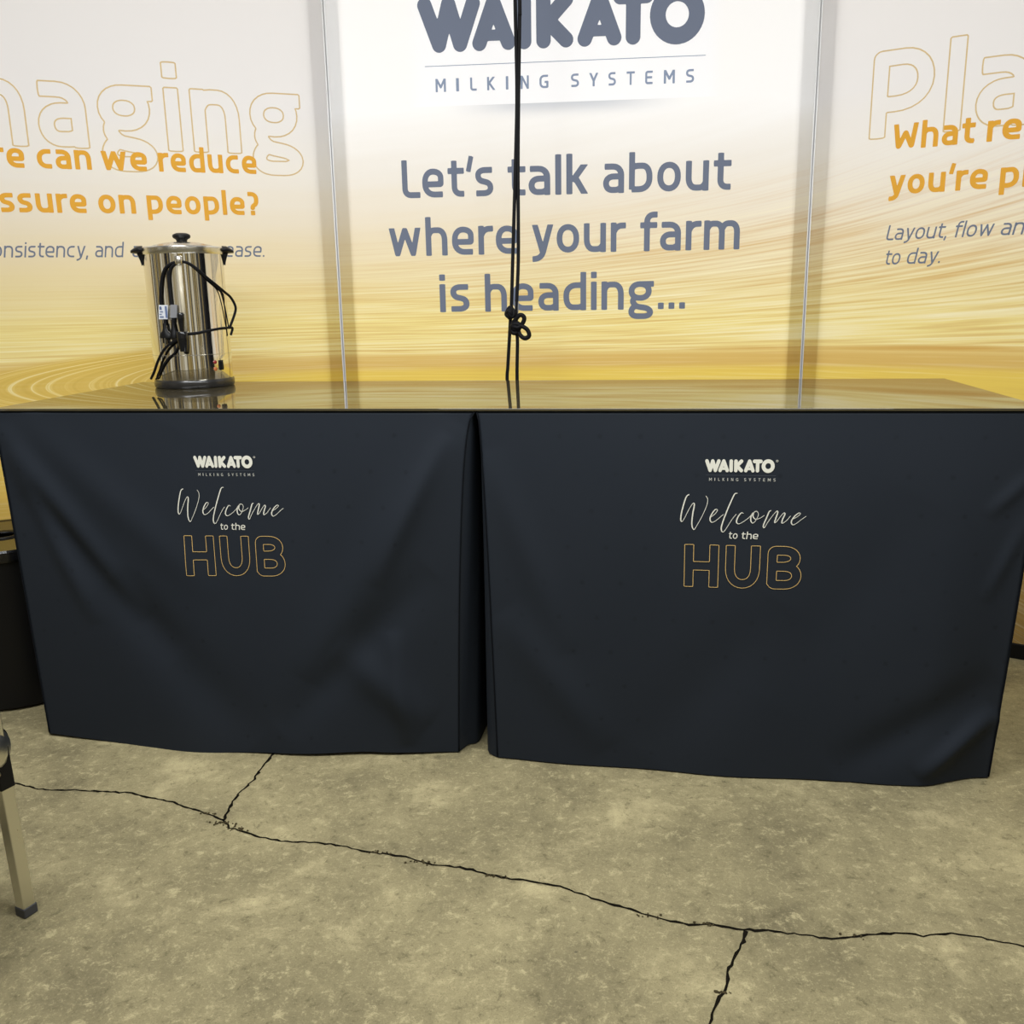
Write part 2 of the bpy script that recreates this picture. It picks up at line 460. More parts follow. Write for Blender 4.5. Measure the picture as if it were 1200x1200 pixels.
# ------------------------------------------------------------------ materials
def fabric_mat(name, goff, card=False, top=(236, 233, 232)):
    m, t, b = new_mat(name)
    t.n.remove(b)
    out = t.n['Material Output']
    tcn = t.n.new('ShaderNodeTexCoord'); sp = t.n.new('ShaderNodeSeparateXYZ')
    t.l.new(tcn.outputs['Object'], sp.inputs[0])
    u, z = sp.outputs[0], sp.outputs[2]
    gu = t.m('ADD', u, goff)
    g = t.m('MAXIMUM', gu, -0.95)
    ex = t.m('EXPONENT', t.m('MULTIPLY', -1.0, t.m('ADD', t.m('MULTIPLY', g, 0.24), t.m('MULTIPLY', t.m('MULTIPLY', g, g), 0.12))))
    v = t.m('MULTIPLY', t.m('SUBTRACT', z, 0.93), ex)
    fine = t.noise(t.comb(t.m('MULTIPLY', v, 1.0), t.m('MULTIPLY', gu, 0.012), 0.0), 165.0, 2.0, 0.55)
    broad = t.noise(t.comb(v, t.m('MULTIPLY', gu, 0.05), 3.3), 16.0, 3.0, 0.6)
    st = t.m('ADD', t.m('MULTIPLY', t.m('SUBTRACT', fine, 0.5), 2.8), t.m('MULTIPLY', t.m('SUBTRACT', broad, 0.5), 1.5))
    # where the streaks are strong
    ampz = t.m('SUBTRACT', 1.0, t.ss(t.m('SUBTRACT', z, t.m('MULTIPLY', gu, 0.13)), 1.08, 1.52))
    low = t.ss(z, 0.955, 0.965)
    amp = t.m('MULTIPLY', ampz, t.m('ADD', 0.35, t.m('MULTIPLY', low, 0.65)))
    st = t.m('MULTIPLY', st, amp)
    zw = t.m('ADD', z, t.m('MULTIPLY', t.m('SUBTRACT', broad, 0.5), t.m('MULTIPLY', low, 0.10)))
    q = lambda zz: zz / 2.5
    base = t.ramp(t.m('DIVIDE', zw, 2.5), [
        (q(0.0), srgb(128, 104, 58)), (q(.272), srgb(150, 122, 66)), (q(.282), srgb(216, 172, 76)), (q(.345), srgb(226, 186, 80)), (q(.355), srgb(236, 222, 170)), (q(.372), srgb(236, 218, 160)), (q(.385), srgb(214, 176, 80)),
        (q(.50), srgb(206, 174, 86)), (q(.52), srgb(206, 174, 86)), (q(.545), srgb(222, 190, 96)), (q(.70), srgb(226, 196, 96)), (q(.86), srgb(232, 203, 96)), (q(.895), srgb(232, 202, 96)),
        (q(.918), srgb(218, 183, 104)), (q(.954), srgb(220, 187, 110)), (q(.960), srgb(238, 219, 148)),
        (q(1.06), srgb(238, 220, 146)), (q(1.16), srgb(233, 215, 158)), (q(1.28), srgb(232, 216, 178)), (q(1.42), srgb(234, 224, 205)), (q(1.56), srgb(237, 232, 224)), (q(1.75), srgb(*top)), (q(2.1), srgb(*[min(255, c + 2) for c in top]))])
    # concentric swirl of light trails at the left end
    s = t.m('SUBTRACT', -0.787, gu)
    dz = t.m('SUBTRACT', z, 0.889)
    F = t.m('ADD', s, t.m('DIVIDE', t.m('MULTIPLY', dz, dz), 0.022))
    rm = t.m('MULTIPLY', t.m('SUBTRACT', 1.0, t.ss(F, 1.12, 1.30)), t.ss(s, 0.30, 0.62))
    rm = t.m('MULTIPLY', rm, t.ss(z, .70, .80))
    rn = t.noise(dim='1D', w=F, scale=26.0, detail=3.0, rough=0.6)
    ring_col = t.ramp(rn, [(0.0, srgb(206, 172, 78)), (.50, srgb(220, 188, 96)), (.60, srgb(228, 200, 112)), (.68, srgb(242, 226, 166)), (.76, srgb(226, 198, 108))])
    base = t.mix(rm, base, ring_col)
    st = t.m('MULTIPLY', st, t.m('SUBTRACT', 1.0, t.m('MULTIPLY', rm, 0.8)))
    dark = t.m('MULTIPLY', t.m('MAXIMUM', t.m('MULTIPLY', st, -1.0), 0.0), 0.95, clamp=True)
    light = t.m('MULTIPLY', t.m('MAXIMUM', st, 0.0), 0.95, clamp=True)
    col = t.mix(dark, base, srgb(206, 160, 84))
    col = t.mix(light, col, srgb(250, 242, 208))
    if card:
        # printed white card with its printed soft edge
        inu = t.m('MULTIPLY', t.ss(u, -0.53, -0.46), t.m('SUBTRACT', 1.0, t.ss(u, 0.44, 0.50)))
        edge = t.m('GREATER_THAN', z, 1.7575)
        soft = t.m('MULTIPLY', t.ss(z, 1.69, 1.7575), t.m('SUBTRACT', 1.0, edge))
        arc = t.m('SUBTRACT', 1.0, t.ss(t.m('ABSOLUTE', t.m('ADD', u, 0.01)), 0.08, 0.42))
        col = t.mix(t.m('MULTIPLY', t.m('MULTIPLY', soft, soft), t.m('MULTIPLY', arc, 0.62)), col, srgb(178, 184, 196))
        col = t.mix(t.m('MULTIPLY', inu, edge), col, srgb(250, 250, 253))
    df = t.n.new('ShaderNodeBsdfDiffuse'); tl = t.n.new('ShaderNodeBsdfTranslucent'); mx = t.n.new('ShaderNodeMixShader')
    # fine weave
    wv = t.noise(tcn.outputs['Object'], 420.0, 2.0, 0.5)
    col = t.mix(t.m('MULTIPLY', wv, 0.05), col, (0.5, 0.46, 0.38, 1))
    t.l.new(col, df.inputs['Color']); t.l.new(col, tl.inputs['Color'])
    mx.inputs[0].default_value = 0.58
    t.l.new(df.outputs[0], mx.inputs[1]); t.l.new(tl.outputs[0], mx.inputs[2]); t.l.new(mx.outputs[0], out.inputs['Surface'])
    return m
def ink_mat(name, col, trans=0.0):
    m, t, b = new_mat(name)
    t.n.remove(b)
    df = t.n.new('ShaderNodeBsdfDiffuse'); df.inputs['Color'].default_value = col
    tcn = t.n.new('ShaderNodeTexCoord')
    f = t.noise(tcn.outputs['Object'], 300.0, 2.0, 0.5)
    c = t.mix(t.m('MULTIPLY', f, 0.12), col, tuple(0.8 * k for k in col[:3]) + (1,))
    t.l.new(c, df.inputs['Color'])
    t.l.new(df.outputs[0], t.n['Material Output'].inputs['Surface'])
    return m
M = {}
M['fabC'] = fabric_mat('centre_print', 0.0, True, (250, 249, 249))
M['fabL'] = fabric_mat('left_print', -0.787)
M['fabR'] = fabric_mat('right_print', 0.787)
M['slate'] = ink_mat('slate_ink', (0.150, 0.172, 0.232, 1))
M['slate_thin'] = ink_mat('slate_ink_light', (0.24, 0.29, 0.40, 1))
M['orange'] = ink_mat('orange_ink', (0.66, 0.335, 0.045, 1))
M['outline'] = ink_mat('gold_outline_ink', (0.60, 0.45, 0.235, 1))
M['cream'] = ink_mat('cream_ink', (0.66, 0.65, 0.57, 1))
M['cream_dim'] = ink_mat('cream_ink_fine', (0.46, 0.46, 0.42, 1))
M['greyline'] = ink_mat('grey_ink', (0.11, 0.12, 0.14, 1))
M['gold'] = ink_mat('gold_ink', (0.62, 0.42, 0.16, 1))
M['alu'] = simple('brushed_aluminium', (0.72, 0.72, 0.72, 1), 0.45, 0.35)
M['steel'] = simple('polished_steel', (0.80, 0.76, 0.66, 1), 0.07, 1.0)
M['lid_steel'] = simple('satin_steel', (0.72, 0.70, 0.65, 1), 0.24, 1.0)
M['leg_steel'] = simple('worn_chrome', (0.74, 0.72, 0.64, 1), 0.30, 1.0)
M['black'] = simple('black_plastic', (0.005, 0.005, 0.0055, 1), 0.42, Specular_IOR_Level=0.22)
M['black_gloss'] = simple('glossy_black_plastic', (0.006, 0.006, 0.007, 1), 0.12)
M['base'] = simple('dark_base_plastic', (0.020, 0.019, 0.018, 1), 0.22)
M['rubber'] = simple('grey_rubber', (0.05, 0.05, 0.052, 1), 0.7)
M['cable'] = simple('black_cable', (0.004, 0.004, 0.005, 1), 0.6, Specular_IOR_Level=0.15)
M['sleeve'] = simple('grey_sleeve', (0.20, 0.20, 0.21, 1), 0.4)
M['white_tag'] = simple('white_tag', (0.62, 0.64, 0.68, 1), 0.5)
M['blue_print'] = simple('blue_tag_print', (0.10, 0.14, 0.26, 1), 0.6)
M['red_lamp'] = simple('red_lens', (0.22, 0.02, 0.02, 1), 0.2)
M['amber_lamp'] = simple('amber_lens', (0.40, 0.12, 0.03, 1), 0.2)
M['brass'] = simple('brass_bolt', (0.70, 0.62, 0.45, 1), 0.3, 1.0)

def concrete():
    m, t, b = new_mat('worn_concrete')
    tcn = t.n.new('ShaderNodeTexCoord'); p = tcn.outputs['Object']
    big = t.noise(p, 1.3, 8.0, 0.64, 0.3)
    mid = t.noise(p, 4.2, 12.0, 0.68, 0.35)
    fin = t.noise(p, 130.0, 5.0, 0.75)
    grit = t.noise(p, 330.0, 3.0, 0.7)
    a = t.ramp(big, [(.34, (0.135, 0.118, 0.072, 1)), (.48, (0.230, 0.202, 0.122, 1)), (.62, (0.340, 0.300, 0.180, 1))])
    c2 = t.ramp(mid, [(.34, (0.120, 0.105, 0.066, 1)), (.48, (0.225, 0.198, 0.120, 1)), (.56, (0.27, 0.238, 0.145, 1)), (.66, (0.50, 0.44, 0.275, 1))])
    col = t.mix(0.55, a, c2)
    fleck = t.noise(p, 34.0, 8.0, 0.80, 0.4)
    col = t.mix(t.m('MULTIPLY', t.ss(fleck, .52, .66), 0.70), col, (0.46, 0.41, 0.255, 1))
    col = t.mix(t.m('MULTIPLY', t.ss(fleck, .47, .33), 0.75), col, (0.10, 0.088, 0.050, 1))
    col = t.mix(t.m('MULTIPLY', t.ss(fin, .52, .66), 0.40), col, (0.44, 0.39, 0.245, 1))
    col = t.mix(t.m('MULTIPLY', t.ss(grit, .54, .66), 0.45), col, (0.10, 0.088, 0.052, 1))
    gain = t.n.new('ShaderNodeVectorMath'); gain.operation = 'MULTIPLY'; gain.inputs[1].default_value = (1.08, 1.05, 0.93)
    t.l.new(col, gain.inputs[0]); col = gain.outputs[0]
    pit = t.noise(p, 22.0, 2.0, 0.5)
    col = t.mix(t.m('MULTIPLY', t.ss(pit, .76, .80), 0.7), col, (0.07, 0.058, 0.04, 1))
    t.l.new(col, b.inputs['Base Color'])
    b.inputs['Roughness'].default_value = 0.82
    b.inputs['Specular IOR Level'].default_value = 0.25
    bp = t.n.new('ShaderNodeBump'); bp.inputs['Strength'].default_value = 0.3; bp.inputs['Distance'].default_value = 0.003
    t.l.new(t.m('ADD', t.m('MULTIPLY', fin, 0.7), t.m('MULTIPLY', grit, 0.5)), bp.inputs['Height'])
    t.l.new(bp.outputs[0], b.inputs['Normal'])
    return m
M['concrete'] = concrete()
M['crack'] = simple('crack_dirt', (0.010, 0.0085, 0.006, 1), 0.95, Specular_IOR_Level=0.0)
M['debris'] = simple('crack_debris', (0.06, 0.048, 0.025, 1), 0.95, Specular_IOR_Level=0.0)
def cloth_mat():
    m, t, b = new_mat('navy_polyester')
    tcn = t.n.new('ShaderNodeTexCoord'); sp = t.n.new('ShaderNodeSeparateXYZ')
    t.l.new(tcn.outputs['UV'], sp.inputs[0])
    # ghost marks of packing, in staggered rows
    U, V = sp.outputs[0], sp.outputs[1]
    row = t.m('FLOOR', t.m('DIVIDE', V, 0.088))
    uu = t.m('ADD', t.m('DIVIDE', U, 0.092), t.m('MULTIPLY', row, 0.37))
    fu = t.m('ABSOLUTE', t.m('SUBTRACT', t.m('FRACT', uu), 0.5)); fv = t.m('ABSOLUTE', t.m('SUBTRACT', t.m('FRACT', t.m('DIVIDE', V, 0.088)), 0.5))
    r = t.m('SQRT', t.m('ADD', t.m('MULTIPLY', fu, fu), t.m('MULTIPLY', fv, fv)))
    dot = t.m('MULTIPLY', t.m('SUBTRACT', 1.0, t.ss(r, 0.02, 0.09)), t.ss(t.noise(tcn.outputs['UV'], 2.3, 2.0, .5), .42, .6))
    n1 = t.noise(tcn.outputs['UV'], 3.0, 3.0, 0.5)
    col = t.mix(n1, (0.0158, 0.0200, 0.0272, 1), (0.0190, 0.0232, 0.0310, 1))
    col = t.mix(t.m('MULTIPLY', dot, 0.35), col, (0.007, 0.008, 0.010, 1))
    t.l.new(col, b.inputs['Base Color'])
    b.inputs['Roughness'].default_value = 0.62
    b.inputs['Specular IOR Level'].default_value = 0.10
    b.inputs['Sheen Weight'].default_value = 0.0
    b.inputs['Sheen Roughness'].default_value = 0.5
    wv = t.n.new('ShaderNodeTexWave'); wv.inputs['Scale'].default_value = 420.0
    t.l.new(tcn.outputs['UV'], wv.inputs['Vector'])
    bp = t.n.new('ShaderNodeBump'); bp.inputs['Strength'].default_value = 0.06; bp.inputs['Distance'].default_value = 0.001
    t.l.new(wv.outputs['Fac'], bp.inputs['Height']); t.l.new(bp.outputs[0], b.inputs['Normal'])
    return m
M['cloth'] = cloth_mat()
M['seam'] = simple('seam_thread', (0.006, 0.007, 0.009, 1), 0.9, Specular_IOR_Level=0.05)
def acrylic():
    m, t, b = new_mat('gloss_table_top')
    b.inputs['Base Color'].default_value = (0.055, 0.045, 0.024, 1)
    b.inputs['Roughness'].default_value = 0.02
    b.inputs['IOR'].default_value = 2.2
    b.inputs['Coat Weight'].default_value = 0.0
    tcn = t.n.new('ShaderNodeTexCoord')
    f = t.noise(tcn.outputs['Object'], 3.0, 3.0, 0.6)
    t.l.new(t.m('ADD', 0.008, t.m('MULTIPLY', f, 0.02)), b.inputs['Roughness'])
    return m
M['acrylic'] = acrylic()

# ------------------------------------------------------------------ floor and its cracks
v = []; f = []; n = 24
for i in range(n + 1):
    for j in range(n + 1):
        v.append((-7 + 14 * i / n, -7 + 14 * j / n, 0))
for i in range(n):
    for j in range(n):
        a = i * (n + 1) + j; f.append((a, a + n + 1, a + n + 2, a + 1))
floor = from_data('floor', v, f, M['concrete']); floor['kind'] = 'structure'
CR = {'main': [(-1.522, 1.95), (-1.438, 1.938), (-1.391, 1.921), (-1.326, 1.904), (-1.231, 1.91), (-1.121, 1.905), (-0.998, 1.871), (-0.896, 1.829), (-0.841, 1.804), (-0.814, 1.775), (-0.744, 1.746), (-0.681, 1.73), (-0.595, 1.73), (-0.545, 1.723), (-0.494, 1.705), (-0.409, 1.695), (-0.34, 1.669), (-0.276, 1.662), (-0.203, 1.638), (-0.132, 1.626), (-0.071, 1.613), (0.005, 1.576), (0.07, 1.552), (0.102, 1.536), (0.164, 1.516), (0.211, 1.52), (0.272, 1.507), (0.319, 1.51), (0.364, 1.504), (0.43, 1.492), (0.487, 1.508), (0.55, 1.517), (0.609, 1.514), (0.65, 1.524), (0.698, 1.513), (0.766, 1.5), (0.852, 1.497)],
      'b1': [(-0.812, 2.219), (-0.834, 2.113), (-0.839, 2.063), (-0.838, 1.987), (-0.842, 1.954), (-0.85, 1.918), (-0.848, 1.861), (-0.842, 1.815), (-0.841, 1.804)],
      'b2': [(0.279, 1.505), (0.258, 1.454), (0.239, 1.415), (0.23, 1.394), (0.222, 1.353), (0.203, 1.325), (0.191, 1.294), (0.186, 1.275), (0.152, 1.173)]}
rr = random.Random(3)
for key, w0 in (('main', .0056), ('b1', .0066), ('b2', .0060)):
    P = []
    src = CR[key]
    for a, b in zip(src, src[1:]):
        k = max(2, int(math.hypot(b[0] - a[0], b[1] - a[1]) / 0.011))
        for i in range(k):
            t_ = i / k
            P.append((a[0] + (b[0] - a[0]) * t_ + rr.gauss(0, .0014), a[1] + (b[1] - a[1]) * t_ + rr.gauss(0, .0016)))
    P.append(src[-1])
    ws = [w0 * (0.55 + 0.9 * rr.random() ** 1.5) for _ in P]
    ink = Ink(); ink.line([P], lambda q, ws=ws: ws[min(len(ws) - 1, int(q * (len(ws) - 1) + .5))], closed=False)
    cr = ink.build('crack', M['crack'], floor, lambda x, y: (x, y, 0.0008))
bm = bmesh.new()
for (x, y, r, k) in ((-0.835, 1.79, .022, 26), (-0.80, 1.770, .02, 16), (-0.47, 1.702, .016, 12), (-0.36, 1.676, .020, 18), (-0.20, 1.637, .014, 12), (-0.885, 1.826, .016, 10), (0.217, 1.345, .010, 12), (0.20, 1.517, .018, 10), (0.47, 1.503, .02, 8), (0.1, 1.536, .02, 8)):
    for _ in range(k):
        c = Vector((x + rr.gauss(0, r * .75), y + rr.gauss(0, r * .18), 0.001)); s_ = .0012 + .0022 * rr.random()
        rs = bmesh.ops.create_icosphere(bm, subdivisions=1, radius=s_, matrix=Matrix.Translation(c))
        for q in rs['verts']: q.co.z = 0.0008 + abs(q.co.z) * 0.6
deb = from_bm('crack_debris', bm, M['debris'], floor); deb['kind'] = 'stuff'

# ------------------------------------------------------------------ the three backlit display panels
HP = 2.45
def panel(p, label, mat):
    o, a, u0, u1 = PAN[p]
    root = empty('display_panel', o, a, label, 'display panel', 'printed panels of the backdrop')
    fr = 0.0025                                    # half the gap at a seam
    U0, U1 = u0 + fr, u1 - fr
    # stretched print
    nx, nz = 40, 50
    vv = [(U0 + .002 + (U1 - U0 - .004) * i / nx, 0.0, .05 + (HP - .05) * j / nz) for i in range(nx + 1) for j in range(nz + 1)]
    ff = [(i * (nz + 1) + j, (i + 1) * (nz + 1) + j, (i + 1) * (nz + 1) + j + 1, i * (nz + 1) + j + 1) for i in range(nx) for j in range(nz)]
    from_data('print_fabric', vv, ff, mat, root)
    bm = bmesh.new(); wd = .046
    for x0, x1 in ((U0, U0 + wd), (U1 - wd, U1)):
        box(bm, x0, x1, .0025, .014, .0, HP + .004, .0005)
    box(bm, U0 + wd, U1 - wd, .0025, .014, .0, .05); box(bm, U0 + wd, U1 - wd, .0025, .014, HP - wd, HP + .004)
    # the thin lip the print is tucked into
    for x0, x1 in ((U0 - .0005, U0 + .0018), (U1 - .0018, U1 + .0005)):
        box(bm, x0, x1, -.0012, .010, .0, HP + .004)
    from_bm('frame', bm, M['alu'], root)
    if p == 'C':
        bm = bmesh.new()
        bm.free()
        for x in (u0, u1):
            bm = bmesh.new(); box(bm, x - .007, x + .007, .015, .022, .0, HP, .001)
            from_bm('seam_light_stop', bm, M['alu'], root)  # added behind the seam gap to stop the backlight shining through
    bm = bmesh.new(); box(bm, U0, U1, -.006, .05, 0.0, .05, .003)
    from_bm('base_rail', bm, M['black'], root)
    return root
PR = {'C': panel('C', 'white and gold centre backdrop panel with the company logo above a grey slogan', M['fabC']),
      'L': panel('L', 'gold backdrop panel on the left with orange question about reducing pressure on people', M['fabL']),
      'R': panel('R', 'gold backdrop panel on the right with orange question above italic layout and flow text', M['fabR'])}
bm = bmesh.new()
box(bm, -.0045, .0045, -.0025, .004, 1.145, 1.18, .0005); box(bm, -.0045, .0045, -.002, .004, 1.045, 1.05, .0005)
WORDS = {
 ('C', 'slogan_word', 'slate', .103, .0915, 0.0): [("Let's", -0.5512, -0.2448, 1.4745), ('talk', -0.1965, 0.0686, 1.4735), ('about', 0.1181, 0.5308, 1.4735), ('where', -0.6039, -0.1658, 1.2877), ('your', -0.1175, 0.1944, 1.2877), ('farm', 0.2409, 0.5656, 1.2873), ('is', -0.4368, -0.3347, 1.1000), ('heading...', -0.2808, 0.3937, 1.0991)],
 ('L', 'question_word', 'orange', .118, .0560, 0.0): [('re', -1.0136, -0.9273, 1.5520), ('can', -0.8930, -0.7420, 1.5520), ('we', -0.7129, -0.5807, 1.5520), ('reduce', -0.5469, -0.2465, 1.5520), ('ssure', -1.0100, -0.7693, 1.4233), ('on', -0.7356, -0.6273, 1.4233), ('people?', -0.5937, -0.2491, 1.4233)],
 ('L', 'small_italic_word', 'slate', .075, .0345, .18): [('onsistency,', -1.0486, -0.7823, 1.2905), ('and', -0.7613, -0.6734, 1.2905), ('a', -0.6524, -0.6231, 1.2905), ('ease.', -0.3686, -0.2428, 1.2908)],
 ('R', 'question_word', 'orange', .118, .0567, 0.0): [('What', 0.2390, 0.4654, 1.5641), ('rea', 0.4971, 0.6408, 1.5639), ("you're", 0.2375, 0.5100, 1.4334), ('pl', 0.5425, 0.6156, 1.4320)],
 ('R', 'small_italic_word', 'slate', .075, .0345, .18): [('Layout,', 0.2402, 0.4125, 1.2988), ('flow', 0.4356, 0.5413, 1.2989), ('an', 0.5586, 0.6197, 1.2991), ('to', 0.2437, 0.2862, 1.2249), ('day.', 0.3056, 0.4004, 1.2257)],
}
for (p, name, mat, w, xh, sl), words in WORDS.items():
    for tx, u0, u1, z in words:
        ink = Ink()
        x = 0.0; groups = []
        for ch in tx:                                  # every glyph filled on its own
            L, W = glyph_loops(ch, w)
            groups.append([[(px + x + sl * py, py) for px, py in l] for l in L])
            x += W + .17 - (0.07 if ch in "rtfykL'" else 0.0)
        xs = [q[0] for g in groups for l in g for q in l]; a, b = min(xs), max(xs); k = (u1 - u0) / (b - a)
        for g in groups: ink.fill([[(u0 + (px - a) * k, z + py * xh) for px, py in l] for l in g])
        ink.build(name, M[mat], PR[p], lambda u, z: (u, -.0008, z))
ink = Ink(); ink.line(fit(word_loops('naging', .118, 0, .19, .02), -1.0559, -0.0951, 1.6162, .185), .0042)
ink.build('outline_lettering', M['outline'], PR['L'], lambda u, z: (u, -.0005, z))
ink = Ink(); ink.line(fit(word_loops('Pla', .118, 0, .19, .02), 0.1682, 0.6030, 1.6045, .189), .0040)
ink.build('outline_lettering', M['outline'], PR['R'], lambda u, z: (u, -.0005, z))
ink = Ink(); place_logo(ink, -0.478, 0.432, 1.9185, 2.083)
ink.build('logo_lettering', M['slate'], PR['C'], lambda u, z: (u, -.0008, z))
ink = Ink(); ink.rect(-.460, .4385, 1.8782, 1.8802)
for ch, (a, b, z) in zip('MILKINGSYSTEMS', [(-0.427, -0.3932, 1.8012), (-0.3595, -0.3502, 1.8011), (-0.3132, -0.2923, 1.8011), (-0.2579, -0.2316, 1.8011), (-0.1969, -0.189, 1.8011), (-0.149, -0.1225, 1.801), (-0.088, -0.0591, 1.801), (0.0135, 0.039, 1.8009), (0.0719, 0.1005, 1.8009), (0.1332, 0.1569, 1.8009), (0.1911, 0.2168, 1.8009), (0.2501, 0.2736, 1.8008), (0.3088, 0.3435, 1.8008), (0.3785, 0.4039, 1.8008)]):
    ink.fill(fit(glyph_loops(ch, .105, .03)[0], a, b, z, .0397 / CAP))
ink.build('subtitle_lettering', M['slate_thin'], PR['C'], lambda u, z: (u, -.0008, z))
bm.free()

# ------------------------------------------------------------------ counter: two fitted cloths and the gloss top
TT = math.radians(-2.73)
TO = Vector((-1.484, 2.146, 0))
WID, DEP, ZT = 2.434, 0.70, 0.900
XS = 1.209
def lerp(a, b, t): return a + (b - a) * t
def interp(x, pts):
    if x <= pts[0][0]: return pts[0][1]
    for (a, p), (b, q) in zip(pts, pts[1:]):
        if x <= b:
            t = (x - a) / (b - a); t = t * t * (3 - 2 * t)
            return lerp(p, q, t)
    return pts[-1][1]
def ridge(X, z, R):
    d = 0.0
    for x1, z1, x2, z2, wd, am in R:
        L = math.hypot(x2 - x1, z2 - z1); dx, dz = (x2 - x1) / L, (z2 - z1) / L
        al = (X - x1) * dx + (z - z1) * dz; pe = -(X - x1) * dz + (z - z1) * dx
        e = max(0.0, min(1.0, al / L)); e = math.sin(PI * e) ** 0.7 if 0 < al < L else 0.0
        d += am * e * math.exp(-(pe / wd) ** 2)
    return d
RL = [(.00, .86, .34, .36, .032, -.016), (.02, .80, .20, .34, .028, -.011), (.05, .70, .42, .26, .05, .012), (.06, .88, .55, .42, .05, -.008), (1.19, .86, .78, .20, .06, -.014), (1.16, .84, .98, .46, .025, -.009), (1.13, .50, .70, .06, .05, .012), (.25, .46, .62, .03, .07, .012), (.86, .30, 1.12, .08, .05, -.014), (.45, .86, .30, .50, .09, .004), (1.02, .34, 1.06, .02, .03, -.012)]
RR = [(2.43, .76, 2.34, .66, .016, -.006), (2.43, .66, 2.36, .46, .016, -.006), (2.43, .18, 2.25, .02, .026, -.022), (2.42, .27, 2.05, .02, .05, .014), (1.22, .80, 1.40, .30, .04, -.008), (1.24, .40, 1.50, .05, .05, -.010), (1.9, .45, 1.6, .04, .08, .007), (2.2, .7, 1.9, .2, .09, .005)]
def frontL(X, z):
    t = (ZT - z) / ZT
    x = X + (1.133 - XS) * (X / XS) ** 2.6 * t ** 0.48
    yb = interp(X / XS, [(0, .035), (.25, .004), (.55, -.008), (.8, .02), (1, .067)])
    y = -.004 + yb * t ** 1.15 + ridge(X, z, RL) + .004 * t * math.sin(X * 9 + 1) - .006 * t * t * math.sin(X * 17 + .5)
    return Vector((x, y, z + .010 * t * (.5 + .5 * math.sin(X * 6.0 + 2.4)) if t > .0 else z))
def frontR(X, z):
    t = (ZT - z) / ZT; s = (X - XS) / (WID - XS)
    x = X + .024 * (1 - s) * t ** .45 - .012 * s * t
    yb = interp(s, [(0, .042), (.3, .015), (.85, .010), (1, .060)])
    y = -.004 + yb * t ** 1.1 + ridge(X, z, RR) + .004 * t * math.sin(X * 8 + 2) - .005 * t * t * math.sin(X * 15)
    lift = .0 * max(0, (s - .9) / .1) ** 2 * t ** 3
    return Vector((x, y, z + lift + .004 * t))
def cloth(name, label, front, x0, x1, left_b, right_b):
    nx, nz, ns = 180, 100, 40
    cols = []; us = []
    corner0, corner1 = front(x0, 0.0), front(x1, 0.0)
    def side(xtop, cor, path, k):
        """column k (0 at the front corner .. 1 at the back) of a side sheet"""
        P = [cor.xy] + [Vector(q) for q in path]
        C_ = catmull([(q[0], q[1], 0) for q in P], 10)
        L = [0.0]
        for a, b in zip(C_, C_[1:]): L.append(L[-1] + (b - a).length)
        s = k * L[-1]
        i = max(j for j in range(len(L)) if L[j] <= s + 1e-9); i = min(i, len(C_) - 2)
        q = C_[i].lerp(C_[i + 1], (s - L[i]) / max(1e-9, L[i + 1] - L[i]))
        out = []
        yt = lerp(-.004, DEP, k)
        for j in range(nz + 1):
            t = j / nz
            # near the corner follow the corner's own curve
            fc = front(x0 if cor is corner0 else x1, ZT * (1 - t))
            st = Vector((xtop, yt)); e = st.lerp(q, t ** 1.0)
            w = max(0.0, 1 - k * 14) ** 2
            e = e.lerp(fc.xy, w)
            out.append(Vector((e.x, e.y, max(.004, ZT * (1 - t) + (.004 if t > .99 else 0)))))
        return out
    for i in range(ns, 0, -1): cols.append(side(x0, corner0, left_b, i / ns)); us.append(x0 - DEP * i / ns)
    for i in range(nx + 1):
        X = lerp(x0, x1, i / nx)
        cols.append([front(X, ZT * (1 - j / nz)) for j in range(nz + 1)]); us.append(X)
    for i in range(1, ns + 1): cols.append(side(x1, corner1, right_b, i / ns)); us.append(x1 + DEP * i / ns)
    # back sheet closes the box
    nb = 30
    A, B = cols[-1], cols[0]
    for i in range(1, nb):
        cols.append([A[j].lerp(B[j], i / nb) for j in range(nz + 1)]); us.append(x1 + DEP + (x1 - x0) * i / nb)
    N = len(cols); vv = []; ff = []; uvs = []
    for c in cols:
        for j, q in enumerate(c): vv.append(tuple(q))
    for i in range(N):
        k = (i + 1) % N
        for j in range(nz):
            ff.append((i * (nz + 1) + j, i * (nz + 1) + j + 1, k * (nz + 1) + j + 1, k * (nz + 1) + j))
    ff.append(tuple(i * (nz + 1) for i in range(N)))          # the flat top
    me = bpy.data.meshes.new(name); me.from_pydata(vv, [], ff); me.update()
    uvl = me.uv_layers.new(name='UVMap')
    for lp in me.loops:
        i, j = divmod(lp.vertex_index, nz + 1)
        uvl.data[lp.index].uv = (us[i], ZT * (1 - j / nz))
    o = link(name, me, M['cloth'], None, True)
    me.polygons[len(ff) - 1].use_smooth = False
    o.location = TO; o.rotation_euler = (0, 0, TT)
    for x, sg in ((x0, -1), (x1, 1)):
        bm = bmesh.new()
        tube(bm, [front(x, ZT * (1 - j / 40)) + Vector((sg * .0012, -.0008, .003 if j == 40 else 0)) for j in range(41)], .0017, 6)
        from_bm('corner_seam', bm, M['seam'], o, True)
    tag(o, label, 'tablecloth', 'navy fitted tablecloths')
    return o
ZT = 0.8935
cl = cloth('tablecloth', 'navy fitted tablecloth on the left, below the steel urn, with welcome print', frontL, 0.0, XS - .003,
           [(-.028, .07), (-.036, .20), (-.03, .5), (-.01, DEP)], [(1.150, .100), (1.172, .118), (1.178, .22), (1.188, .45), (1.192, DEP)])
